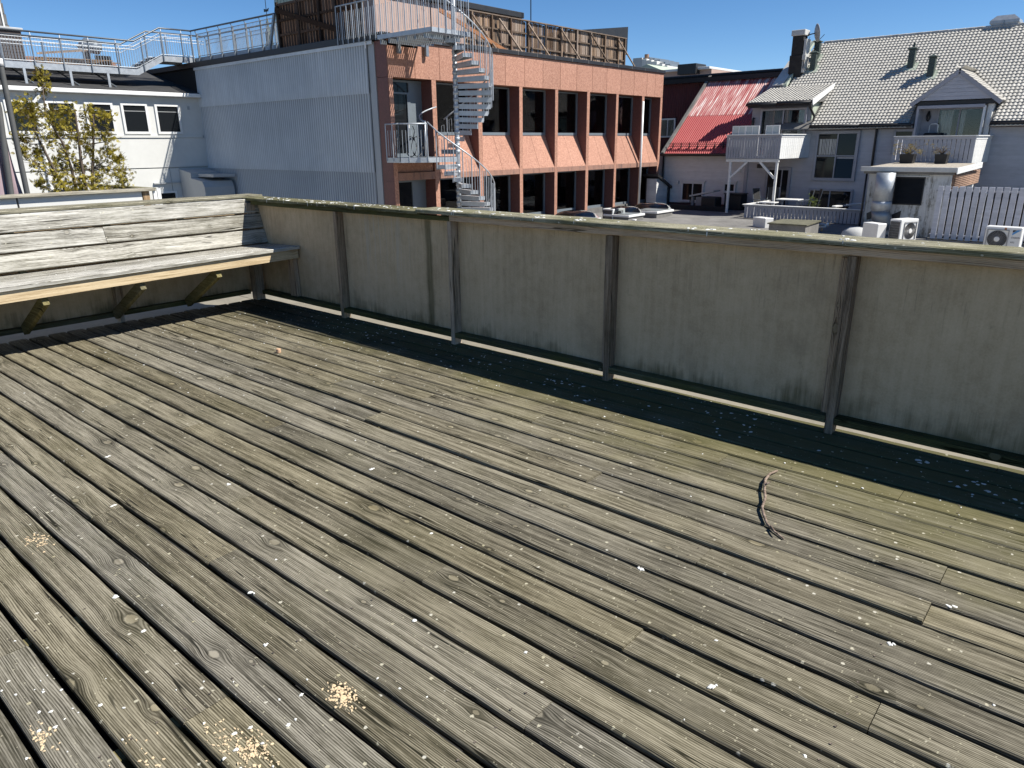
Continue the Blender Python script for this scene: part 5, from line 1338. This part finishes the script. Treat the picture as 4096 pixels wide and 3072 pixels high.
roof_vent(-13.96, 39.05, 'dark green roof vent close under the ridge behind its twin by the chimney', False)
roof_vent(-13.82, 38.35, 'dark green roof vent low beside the foot of the sooty chimney', False)
rv = thing('ridge_ventilator', 'large pale sheet-metal ventilator with flared hood on the roof ridge', 'vent', (-6.4, 40.3, 6))
MB().box(-6.86, -5.94, 40.0, 40.8, 5.9, 6.30).build('base', M['galv'], rv)
MB().add([(-6.96, 39.95, 6.30), (-5.86, 39.95, 6.30), (-5.86, 40.85, 6.30), (-6.96, 40.85, 6.30), (-6.96, 39.95, 6.42), (-5.86, 39.95, 6.42), (-5.86, 40.85, 6.42), (-6.96, 40.85, 6.42), (-6.74, 40.1, 6.62), (-6.10, 40.1, 6.62), (-6.10, 40.7, 6.62), (-6.74, 40.7, 6.62)],
         [(3,2,1,0),(0,1,5,4),(1,2,6,5),(2,3,7,6),(3,0,4,7),(4,5,9,8),(5,6,10,9),(6,7,11,10),(7,4,8,11),(8,9,10,11)]).build('hood', M['galv'], rv)
MB().box(-6.43, -6.40, 39.93, 39.96, 5.95, 6.4).build('seam', M['galv_dark'], rv)

# ------------------------------------------------------------------ terrace in front of the grey house
tf_ = thing('terrace_fence', 'low grey slatted fence around the terrace below the left balcony', 'fence', (-11, 30.8, -1.65))
first = None
for i in range(34):
    x = -13.36+.1485*i
    if first is None: first = MB().bbox(x, x+.125, 30.78, 30.80, -1.63, -1.14, .004).build('slat', M['grey_trim'], tf_)
    else: inst(first, tf_, (.1485*i, 0, 0))
MB().bbox(-13.4, -8.35, 30.77, 30.85, -1.16, -1.085, .006).build('top_rail', M['grey_trim'], tf_)
MB().bbox(-13.45, -8.35, 30.70, 30.90, -1.083, -1.05, .006).build('handrail', M['white_trim'], tf_)
MB().bbox(-13.42, -13.32, 30.86, 35.3, -1.10, -1.05, .006).build('side_handrail', M['white_trim'], tf_)
first = None
for i in range(18):
    if first is None: first = MB().bbox(-13.38, -13.36, 31.0, 31.125, -1.63, -1.11, .004).build('slat', M['grey_trim'], tf_)
    else: inst(first, tf_, (0, .24*i, 0))
MB().board((-9.7, 31.0, -1.0), (-8.95, 33.0, -.95), (1, 0, 0), .18, .05).build('inner_shelf', M['white_trim'], tf_)
MB().box(-13.4, -7.6, 30.9, 35.37, -1.648, -1.60).build('terrace_boards', M['felt_grey'], fr)
def chair(x, y, rot, label):
    c = thing('terrace_chair', label, 'chair', (x, y, -1.6), 'black high-backed terrace chairs')
    c.rotation_euler = (0, 0, rot)
    def part(mb, nm, mat):
        me = bpy.data.meshes.new(nm); me.from_pydata(mb.v, [], mb.f); me.materials.append(mat); o = bpy.data.objects.new(nm, me); COL.objects.link(o); o.parent = c
    part(MB().bbox(-.24, .24, -.24, .24, .40, .44, .008), 'seat', M['black_soft'])
    part(MB().board((0, .22, .44), (0, .36, 1.12), (1, 0, 0), .46, .03), 'backrest', M['black_soft'])
    for sx in (-.24, .24):
        part(MB().tube([(sx, .30, 0), (sx, .22, .44), (sx, .36, 1.12)], .014, 6), 'back_leg', M['galv_dark'])
        part(MB().tube([(sx, -.26, 0), (sx, -.24, .64), (sx, .26, .66)], .014, 6), 'front_leg', M['galv_dark'])
    return c
chair(-13.3, 32.4, R(75), 'black terrace chair seen edge-on at the left end of the white table')
chair(-13.15, 33.3, R(20), 'black terrace chair facing out behind the white table')
chair(-11.45, 32.6, R(-75), 'black terrace chair in front at the right end of the white table')
chair(-11.35, 33.2, R(-60), 'black terrace chair behind at the right end of the white table')
def table(x0, x1, y0, y1, z, label):
    t = thing('terrace_table', label, 'table', ((x0+x1)/2, (y0+y1)/2, -1.6))
    MB().bbox(x0, x1, y0, y1, z-.04, z, .006).build('tabletop', M['white_gloss'], t)
    for x in (x0+.06, x1-.06):
        for y in (y0+.06, y1-.06): MB().tube([(x, y, -1.6), (x, y, z-.04)], .02, 6).build('leg', M['galv_dark'], t)
table(-12.75, -11.75, 32.6, 33.3, -.92, 'white terrace table with black chairs, in front of the terrace door')
table(-13.05, -12.35, 31.5, 32.0, -.99, 'small low pale table just inside the terrace fence')
pt = thing('potted_plant', 'bushy green potted plant on the terrace in front of the low window', 'plant', (-10.75, 31.6, -1.6))
MB().lathe((-10.75, 31.6, -1.6), [(.16, 0), (.20, .36), (.22, .38), (.19, .39)], 14).build('pot', M['felt_grey'], pt, smooth=True)
lf = MB()
for q in range(55):
    c = Vector((-10.75+rng.gauss(0, .12), 31.6+rng.gauss(0, .12), -.92+rng.gauss(0, .13)))
    for k in range(5): frond_mesh(lf, c, (rng.gauss(0,1), rng.gauss(0,1), rng.gauss(.3,1)), .09, 2)
lf.build('leaves', shrub_mat('leaf_green', (.03,.05,.012), (.09,.13,.03), (.22,.25,.06)), pt)
MB().tube([(-10.75, 31.6, -1.22), (-10.74, 31.6, -.9)], .012, 6).build('stem', M['barkd'], pt)
fl = thing('lamp', 'black angled outdoor lamp on a box at the right end of the terrace', 'lamp', (-9.6, 31.6, -1.6))
MB().bbox(-9.78, -9.46, 31.45, 31.75, -1.6, -.92, .02).build('box', M['black_soft'], fl)
MB().tube([(-9.55, 31.6, -.92), (-9.50, 31.6, -.72), (-9.40, 31.6, -.60), (-9.52, 31.6, -.50)], .022, 8).build('arm', M['black'], fl)
MB().lathe((-9.54, 31.6, -.56), [(.03, .08), (.07, 0)], 10).build('shade', M['black'], fl)
ok = thing('grill_station', 'grey outdoor grill counter with tilted metal lid under the white house window', 'grill', (-17, 33.9, -1.65))
MB().board((-17.52, 34.0, -1.02), (-16.25, 34.0, -.76), (0, 1, 0), .75, .07).build('lid', M['galv'], ok)
MB().bbox(-17.2, -16.75, 33.7, 34.3, -1.65, -1.06, .01).build('cabinet', M['plastic_grey'], ok); MB().bbox(-17.48, -17.36, 33.75, 33.9, -1.65, -1.06, .01).build('leg', M['plastic_grey'], ok)
MB().tube([(-17.5, 33.7, -1.2), (-17.5, 33.7, -1.35), (-17.45, 33.7, -1.4)], .03, 6).build('tap', M['black'], ok)
cg = thing('covered_grill', 'bulky black covered grill beside the grey grill counter', 'grill', (-16.3, 33.7, -1.65))
MB().bbox(-16.72, -15.95, 33.3, 34.0, -1.65, -1.02, .05).build('cover', M['black_soft'], cg)
cb_ = thing('cushion_box', 'long black storage box against the white clapboard wall', 'box', (-15.5, 34.5, -1.65))
MB().bbox(-15.93, -15.05, 34.2, 34.9, -1.65, -.92, .03).build('body', M['black_soft'], cb_); MB().bbox(-15.96, -15.02, 34.17, 34.93, -.918, -.87, .01).build('lid', M['black'], cb_)
MB().bbox(-18.2, -15.2, 33.0, 33.12, -1.65, -1.42, .01).build('kerb', M['dark'], fr)

# ------------------------------------------------------------------ flat-roofed shed with duct and louvre
YS = 28.2
sd_ = thing('shed', 'stained white flat-roofed shed with black louvre below the right balcony', 'shed', (-6.5, 30, -1.65))
def stained():
    g = G('stained_white_panel'); P = g.pos(); p = g.sep(P)
    st = g.noise(g.comb(g.m_('MULTIPLY', p[0], 9.), g.m_('MULTIPLY', p[2], 1.1)), 1, 5, .75, 0, '2D'); n = g.noise(P, 1.6, 4, .7)
    f = g.step(g.m_('ADD', g.m_('MULTIPLY', st, .8), g.m_('MULTIPLY', n, .8)), .76, 1.02)
    col = g.mix(g.noise(P, 3, 3), (.52, .52, .51), (.64, .64, .62))
    return g.fin(g.mix(f, col, (.16, .15, .12)), .65, 0, .3)
M['stained'] = stained()
MB().box(-7.72, -5.2, YS+.02, 32.4, -1.66, .5).build('core', M['stained'], sd_)
for a, b in ((-7.76, -7.35), (-7.345, -5.78), (-5.775, -5.17)): MB().bbox(a, b, YS-.012, YS+.015, -1.66, .50, .004).build('wall_panel', M['stained'], sd_)
MB().prism([(-7.95, YS-.18, .56), (-5.05, YS-.18, .53), (-5.05, 32.3, .62), (-7.95, 32.3, .64)], (0, 0, .06)).build('roof', M['gravel'], sd_, fix=True)
MB().bbox(-8.0, -5.02, YS-.24, YS-.185, .50, .66, .01).build('roof_edge', M['coping'], sd_)
MB().bbox(-7.9, -5.1, YS-.17, YS-.06, .42, .50, .01).build('gutter', M['felt_grey'], sd_)
for i in range(2): MB().board((-5.02, YS-.22, .50+.10*i), (-4.92, 31.6, .60+.10*i), (0, 0, 1), .095, .03).build('roof_edge_board', M['white_trim'], sd_)
MB().tube([(-7.82, YS-.08, .45), (-7.82, YS-.08, -1.6)], .035, 8).build('downpipe', M['black'], sd_, smooth=True)
lv = MB()
for (a, b, c, d) in ((-6.86, -5.95, .29, .335), (-6.86, -5.95, -.60, -.56), (-6.86, -6.83, -.56, .29), (-5.98, -5.95, -.56, .29)): lv.box(a, b, YS-.05, YS-.013, c, d)
lo = lv.build('louvre', M['flash'], sd_)
for i in range(21): MB().board((-6.83, YS-.03, -.54+.04*i), (-5.98, YS-.03, -.54+.04*i), (0, -.6, -.8), .036, .008).build('louvre_blade', M['flash'], lo)
MB().box(-6.83, -5.98, YS-.016, YS-.013, -.56, .29).build('louvre_back', M['room'], lo)
MB().bbox(-6.9, -5.85, YS-.06, YS-.013, .337, .365, .004).build('louvre_head', M['white_trim'], sd_)
first = None
for i in range(8):
    mb = MB().tube([(-5.10, YS+.1, -.02+.06*i), (-5.06, 32.2, .02+.06*i)], .034, 8)
    mb.build('rusty_rib', M['rust'], sd_, smooth=True)
MB().box(-5.19, -5.12, YS+.1, 32.2, -.05, .47).build('rusty_sheet', M['rust'], sd_)
du = thing('air_duct', 'fat round galvanised duct running down the front of the white shed', 'duct', (-7.1, 27.75, -1.65))
MB().tube([(-7.1, 27.78, .47), (-7.1, 27.76, -.50)], .30, 24).build('upper_length', M['galv'], du, smooth=True)
MB().tube([(-7.1, 27.76, -.48), (-7.1, 27.76, -.56), (-7.1, 27.78, -.80)], [.315, .315, .30], 24).build('collar', M['galv'], du, smooth=True)
MB().tube([(-7.1, 27.78, -.78), (-7.08, 27.8, -1.0), (-7.0, 27.9, -1.2), (-6.95, 28.05, -1.35)], [.31, .30, .28, .24], 24).build('elbow', M['galv_dark'], du, smooth=True)
for dx in (-.42, .42): MB().prism([(-7.1+dx-.14, 28.17, -.95), (-7.1+dx+.14, 28.17, -.80), (-7.1+dx+.12, 28.17, -1.1), (-7.1+dx-.1, 28.17, -1.18)], (0, .02, 0)).build('torn_collar', M['black'], du, fix=True)
dm_ = MB().lathe((-7.6, 27.2, -1.95), [(.55, 0), (.55, .25), (.48, .45), (.3, .58), (.02, .62)], 20)
props(dm_.build('roof_dome', M['coping'], smooth=True), 'pale rounded roof cover low at the foot of the white shed', 'dome')
def pot(x, y, w, label, leafy):
    p = thing('planter', label, 'planter', (x, y, .66))
    MB().add([(x-w*.42, y-w*.42, .66), (x+w*.42, y-w*.42, .66), (x+w*.42, y+w*.42, .66), (x-w*.42, y+w*.42, .66), (x-w*.5, y-w*.5, 1.02), (x+w*.5, y-w*.5, 1.02), (x+w*.5, y+w*.5, 1.02), (x-w*.5, y+w*.5, 1.02)],
             [(3,2,1,0),(4,5,6,7),(0,1,5,4),(1,2,6,5),(2,3,7,6),(3,0,4,7)]).build('pot', M['black_soft'], p)
    tw2, l2 = MB(), MB()
    for q in range(26):
        a = rng.uniform(0, 6.28); s = rng.uniform(.15, .55 if leafy else .35); e = Vector((x+s*math.cos(a)*1.2, y+s*math.sin(a)*.8, 1.05+rng.uniform(.02, .42)*(1 if leafy else .8)-.15*s))
        tw2.tube([(x+rng.uniform(-.1,.1), y, 1.0), (Vector((x, y, 1.1))+e)/2+Vector((0,0,.06)), e], [.008,.006,.003], 4)
        if leafy or q < 5:
            for k in range(9): frond_mesh(l2, e+Vector((rng.gauss(0,.06), rng.gauss(0,.06), rng.gauss(0,.05))), (rng.gauss(0,1), rng.gauss(0,1), rng.gauss(.4,1)), .07, 3)
    tw2.build('twigs', M['barkd'], p); l2.build('leaves', M['yellow_leaf'], p)
M['yellow_leaf'] = shrub_mat('yellow_leaf', (.14, .09, .02), (.30, .22, .03), (.48, .36, .06))
pot(-7.4, 31.6, .5, 'square black planter with spreading yellow-leaved shrub on the shed roof', True)
pot(-6.25, 31.6, .42, 'square black planter with mostly bare twigs on the shed roof', False)

sf = thing('slat_fence', 'tall weathered white fence of spaced upright slats beside the shed', 'fence', (-3.5, 27.6, -1.65))
first = None
for i in range(26):
    x = -5.40+.2035*i
    if first is None: first = MB().bbox(x, x+.158, 27.56, 27.585, -1.61, .09, .005).build('slat', M['grey_side'] if False else siding('fence_slat_paint', (.60, .61, .66), .3), sf)
    else: o = inst(first, sf, (.2035*i, 0, rng.uniform(-.012, .012)))
for z in (-1.48, -.05): MB().bbox(-5.45, -.1, 27.59, 27.64, z-.03, z+.03, .004).build('rail', M['grey_trim'], sf)
MB().box(-5.5, -.1, 27.62, 27.70, -1.66, -1.60).build('sole_board', M['felt_grey'], sf)
MB().box(-5.4, 1, 28.3, 28.36, -1.66, -.1).build('dark_backing', M['dark'], fr)
MB().tube([(-4.06, 27.54, -1.5), (-4.02, 27.54, -.2), (-4.0, 27.54, -.1), (-4.06, 27.54, -.06)], .012, 6).build('cable', M['white_gloss'], sf)

# ------------------------------------------------------------------ air-conditioning units
def local_obj(nm, mb, mat, parent, smooth=False):
    me = bpy.data.meshes.new(nm); me.from_pydata([tuple(v) for v in mb.v], [], mb.f); me.materials.append(mat)
    if smooth:
        for p in me.polygons: p.use_smooth = True
    o = bpy.data.objects.new(nm, me); COL.objects.link(o); o.parent = parent; return o
def ac(loc, rot, w, d, h, label, fan_x=-.15, logo=False, stand=.0, coil=True):
    a = thing('heat_pump', label, 'heat pump', loc, 'outdoor heat pump units on the roofs'); a.rotation_euler = (0, 0, rot)
    local_obj('casing', MB().bbox(-w/2, w/2, -d/2, d/2, stand, stand+h, .015), M['plastic'], a)
    fr_r = h*.36; cx, cz, yf = fan_x*w, stand+h*.48, -d/2
    sq = MB()
    for (p, q, r_, s_) in ((cx-fr_r*1.1, cx+fr_r*1.1, cz+fr_r*1.04, cz+fr_r*1.12), (cx-fr_r*1.1, cx+fr_r*1.1, cz-fr_r*1.12, cz-fr_r*1.04), (cx-fr_r*1.12, cx-fr_r*1.05, cz-fr_r*1.1, cz+fr_r*1.1), (cx+fr_r*1.05, cx+fr_r*1.12, cz-fr_r*1.1, cz+fr_r*1.1)): sq.box(p, q, yf-.025, yf-.001, r_, s_)
    gr = local_obj('fan_guard', sq, M['plastic_grey'], a)
    local_obj('fan_opening', MB().lathe((cx, yf-.006, cz), [(fr_r, 0), (fr_r, .004)], 28, 'y'), M['black'], a)
    gl = MB()
    for k in range(34):
        t = 2*math.pi*k/34
        gl.tube([(cx+fr_r*.30*math.cos(t), yf-.018, cz+fr_r*.30*math.sin(t)), (cx+fr_r*.66*math.cos(t+.28), yf-.02, cz+fr_r*.66*math.sin(t+.28)), (cx+fr_r*math.cos(t+.42), yf-.018, cz+fr_r*math.sin(t+.42))], .0035, 4, False)
    local_obj('guard_wires', gl, M['plastic_grey'], gr)
    local_obj('hub', MB().lathe((cx, yf-.022, cz), [(fr_r*.30, 0), (fr_r*.27, .012), (.01, .014)], 18, 'y'), M['plastic'], gr)
    if coil:
        co = MB(); co.box(-w/2-.006, -w/2-.001, -d/2+.03, d/2-.02, stand+.05, stand+h-.06); cobj = local_obj('coil', co, M['black'], a)
        cl = MB()
        for k in range(9): cl.box(-w/2-.014, -w/2-.007, -d/2+.03+k*(d-.06)/8-.003, -d/2+.03+k*(d-.06)/8+.003, stand+.05, stand+h-.06)
        for k in range(8): cl.box(-w/2-.014, -w/2-.007, -d/2+.03, d/2-.02, stand+.08+k*(h-.16)/7-.003, stand+.08+k*(h-.16)/7+.003)
        local_obj('coil_guard', cl, M['plastic_grey'], cobj)
    if stand:
        for x in (-w*.35, w*.35):
            for y in (-d*.4, d*.4): local_obj('foot', MB().box(x-.03, x+.03, y-.03, y+.03, 0, stand), M['galv_dark'], a)
    if logo:
        blue = plain('logo_blue', (.06, .28, .60), .4); 
        lx, lz = w*.27, stand+h*.90
        local_obj('logo_dark', MB().prism([(lx-.01, yf-.001, lz-.005), (lx+.075, yf-.001, lz-.005), (lx-.012, yf-.001, lz-.075)], (0, -.003, 0)), M['black'], a)
        local_obj('logo_blue', MB().prism([(lx+.085, yf-.001, lz), (lx+.17, yf-.001, lz), (lx-.012, yf-.001, lz-.14), (lx-.012, yf-.001, lz-.085)], (0, -.003, 0)), blue, a)
        local_obj('label', MB().box(w*.02, w*.08, yf-.003, yf-.0005, stand+h*.885, stand+h*.975), plain('orange_label', (.45, .16, .06), .5), a)
        for txt, zt, sz in (('DAIKIN', lz-.22, .058), ('R32', lz-.34, .055)):
            cu = bpy.data.curves.new('lettering', 'FONT'); cu.body = txt; cu.size = sz; cu.extrude = .001; cu.materials.append(M['black'])
            tmp = bpy.data.objects.new('lettering_source', cu); COL.objects.link(tmp); bpy.context.view_layer.update(); me_ = bpy.data.meshes.new_from_object(tmp.evaluated_get(bpy.context.evaluated_depsgraph_get())); bpy.data.objects.remove(tmp); o = bpy.data.objects.new('lettering', me_); COL.objects.link(o); o.parent = a; o.location = (lx-.02, yf-.003, zt); o.rotation_euler = (R(90), 0, 0)
        for k in range(2): local_obj('pipe', MB().tube([(w/2+.0, -.05+.06*k, stand+.12), (w/2+.08, -.05+.06*k, stand+.10), (w/2+.10, -.05+.06*k, stand-.15)], .014, 6), M['plastic'], a)
    return a
ac((-2.805, 23.2, -1.95), R(-3), .82, .32, .62, 'white heat pump with round fan and blue logo in front of slat fence', -.14, True, .66)
ac((-5.80, 25.6, -1.95), R(66), .80, .40, .70, 'white heat pump turned sideways, black coil towards us, beside the duct', .05, False, .42)
ac((-6.55, 25.2, -1.95), R(150), .62, .36, .50, 'white heat pump seen from its plain back at the foot of the duct', .0, False, .48, False)
ac((-11.35, 28.0, -1.95), R(152), .72, .40, .56, 'white heat pump with its plain back to us before the terrace fence', .0, False, .10, False)
ac((-17.5, 26.8, -1.95), R(78), .75, .62, .60, 'white heat pump with dark coil side between the domed skylights', .0, False, .20)

# ------------------------------------------------------------------ domed skylights, hatch, gull
M['acrylic'] = glass_mat('clear_acrylic', alpha=1)
def skylight(x1, y0, s, label):
    k = thing('skylight', label, 'skylight', (x1-s/2, y0+s/2, -1.95), 'domed skylights on the felt roof')
    MB().box(x1-s+.05, x1-.05, y0+.05, y0+s-.05, -1.95, -1.46).build('curb', M['felt_grey'], k)
    MB().bbox(x1-s, x1, y0, y0+s, -1.455, -1.36, .012).build('frame', M['white_gloss'], k)
    MB().box(x1-s+.08, x1-.08, y0+.08, y0+s-.08, -1.358, -1.352).build('opening', M['plastic_grey'], k)
    n = 12; mb = MB(); r0 = s/2-.06
    for i in range(n+1):
        for j in range(n+1):
            u, v = -1+2*i/n, -1+2*j/n
            mb.v.append((x1-s/2+u*r0, y0+s/2+v*r0, -1.355+.30*((1-u**4)*(1-v**4))**.5))
    for i in range(n):
        for j in range(n): mb.f.append((i*(n+1)+j, (i+1)*(n+1)+j, (i+1)*(n+1)+j+1, i*(n+1)+j+1))
    mb.build('dome', M['acrylic'], k, smooth=True)
skylight(-16.35, 28.5, 1.5, 'clear domed skylight farthest along the red facade')
skylight(-16.45, 26.35, 1.3, 'clear domed skylight right behind the heat pump')
skylight(-16.85, 23.4, 1.5, 'clear domed skylight nearest us, half hidden by the parapet cap')
o = thing('roof_outlet', 'small white vent outlet on the felt roof by the skylights', 'vent', (-15.9, 25.6, -1.64))
MB().tube([(-15.9, 25.9, -1.64), (-15.9, 25.9, -1.50)], .05, 10).build('pipe', M['white_gloss'], o, smooth=True); MB().bbox(-15.97, -15.83, 25.83, 25.97, -1.50, -1.45, .01).build('cap', M['white_gloss'], o)
hb = thing('roof_hatch', 'low mossy felt-covered roof hatch in front of the terrace fence', 'hatch', (-9.3, 26, -1.95))
MB().prism([(-9.95, 25.1, -1.95), (-8.72, 25.2, -1.95), (-8.85, 26.9, -1.95), (-10.05, 26.6, -1.95)], (0, 0, .74)).build('upstand', M['felt_grey'], hb, fix=True)
MB().prism([(-10.0, 25.05, -1.205), (-8.67, 25.15, -1.205), (-8.8, 26.95, -1.205), (-10.1, 26.65, -1.205)], (0, 0, .04)).build('lid', plain('mossy_felt', (.12, .115, .075), .9, var=.3, scale=3), hb, fix=True)
gl_ = thing('gull', 'white gull with grey wings standing near the roof hatch', 'gull', (-9.1, 28.0, -1.65))
MB().lathe((-9.28, 28.0, -1.47), [(.01, 0), (.05, .04), (.085, .12), (.09, .2), (.07, .30), (.045, .35)], 12, 'x').build('body', M['white_gloss'], gl_, smooth=True)
MB().lathe((-8.90, 28.0, -1.40), [(.01, -.07), (.05, -.04), (.055, .0), (.04, .045), (.01, .06)], 12).build('head', M['white_gloss'], gl_, smooth=True)
MB().tube([(-8.86, 28.0, -1.40), (-8.79, 28.0, -1.41)], [.014, .004], 6).build('beak', plain('yellow_beak', (.6, .38, .05), .5), gl_)
for dy in (-.07, .07): MB().tube([(-8.98, 28+dy, -1.43), (-9.15, 28+dy*1.1, -1.43), (-9.36, 28+dy*.7, -1.46)], [.03, .055, .012], 8).build('wing', M['plastic_grey'], gl_, smooth=True)
for dy in (-.03, .03): MB().tube([(-9.08, 28+dy, -1.53), (-9.08, 28+dy, -1.65)], .008, 5).build('leg', bpy.data.materials['yellow_beak'], gl_)

# ------------------------------------------------------------------ farther roofs
fb = thing('far_building', 'far roofscape block with stepped pale metal plant housings', 'building', (-36, 62, -9))
MB().box(-37.7, -36.78, 60, 64, -9, 8.67).build('plant_housing', M['grey_shade'], fb)
for i, (a, b, z) in enumerate(((-36.78, -36.3, 8.55), (-36.29, -35.8, 8.42), (-35.79, -35.25, 8.28), (-35.24, -34.7, 8.02), (-34.69, -34.2, 7.85))):
    MB().bbox(a, b, 60.0, 64, -9, z, .03).build('metal_panel', M['white_wall'], fb)
    MB().box(a, b, 60.5, 64, z, z+.16).build('panel_top', M['galv_dark'], fb)
MB().lathe((-36.6, 60.5, 8.6), [(.2, 0), (.2, .35)], 12).build('flue', M['rust'], fb)
fb2 = thing('far_building', 'far pinkish building with white eave and low green roof behind the red facade', 'building', (-33, 55, -9))
MB().box(-36.0, -28.0, 56, 62, -9, 6.9).build('wall', bpy.data.materials['pinkish_wall'], fb2)
MB().bbox(-33.9, -28.0, 55.6, 62.2, 6.905, 7.08, .02).build('eave', M['white_trim'], fb2)
MB().prism([(-35.6, 55.6, 6.95), (-32.0, 55.6, 7.0), (-33.6, 55.6, 7.62)], (0, 5, 0)).build('gable_roof', M['copper'], fb2, fix=True)
MB().bbox(-30.6, -29.0, 55.3, 57, 6.6, 7.35, .02).build('roof_hatch', M['flash'], fb2)
pg = thing('glass_pyramid', 'low glazed pyramid rooflight on the far roofs left of the red roof', 'rooflight', (-42, 82, 0))
for k, (p, q) in enumerate((((-45.2, 80, 9.3), (-40, 80, 8.6)), ((-40, 80, 8.6), (-38.5, 86, 8.6)))):
    a, b = Vector(p), Vector(q); ap = Vector((-42.7, 83, 9.95)); n = 5
    for i in range(n):
        e0, e1 = a+(b-a)*(i/n), a+(b-a)*((i+1)/n)
        MB().prism([e0, e1-(e1-e0)*.04, ap], (0, 0, .05)).build('pane', M['glass'] if i % 2 else M['galv'], pg, fix=True)
MB().box(-45.2, -38.5, 80.1, 86, -9, 8.55).build('base', M['white_wall'], pg)
cr_ = thing('copper_roof', 'pale green copper roof edge peeping above the dark timber screen', 'roof', (-61, 41, 0))
MB().prism([(-62.75, 40, 5), (-62.6, 40, 15.2), (-56, 40, 15.2), (-56, 40, 5)], (0, 4, 0)).build('slope', M['copper'], cr_, fix=True)
for i in range(14): MB().box(-62.7+.48*i, -62.66+.48*i, 39.95, 40, 5, 15.2).build('standing_seam', M['copper'], cr_)
spi = thing('church_spire', 'small dark distant spire with weathervane behind the walkway railing', 'spire', (-96, 60, 0))
MB().lathe((-96.3, 60, 8), [(1.0, 0), (.9, 5), (.45, 7.5), (.5, 8), (.15, 9.2), (.22, 9.5), (.05, 10.2)], 10).build('spire', M['vent_green'], spi)
MB().tube([(-96.3, 60, 18), (-96.3, 60, 20.5)], .05, 6).build('finial', M['black'], spi)
MB().prism([(-96.9, 60, 18.9), (-95.9, 60, 18.9), (-95.7, 60, 19.3), (-96.2, 60, 19.15), (-96.9, 60, 19.3)], (0, .06, 0)).build('weathervane', M['black'], spi, fix=True)
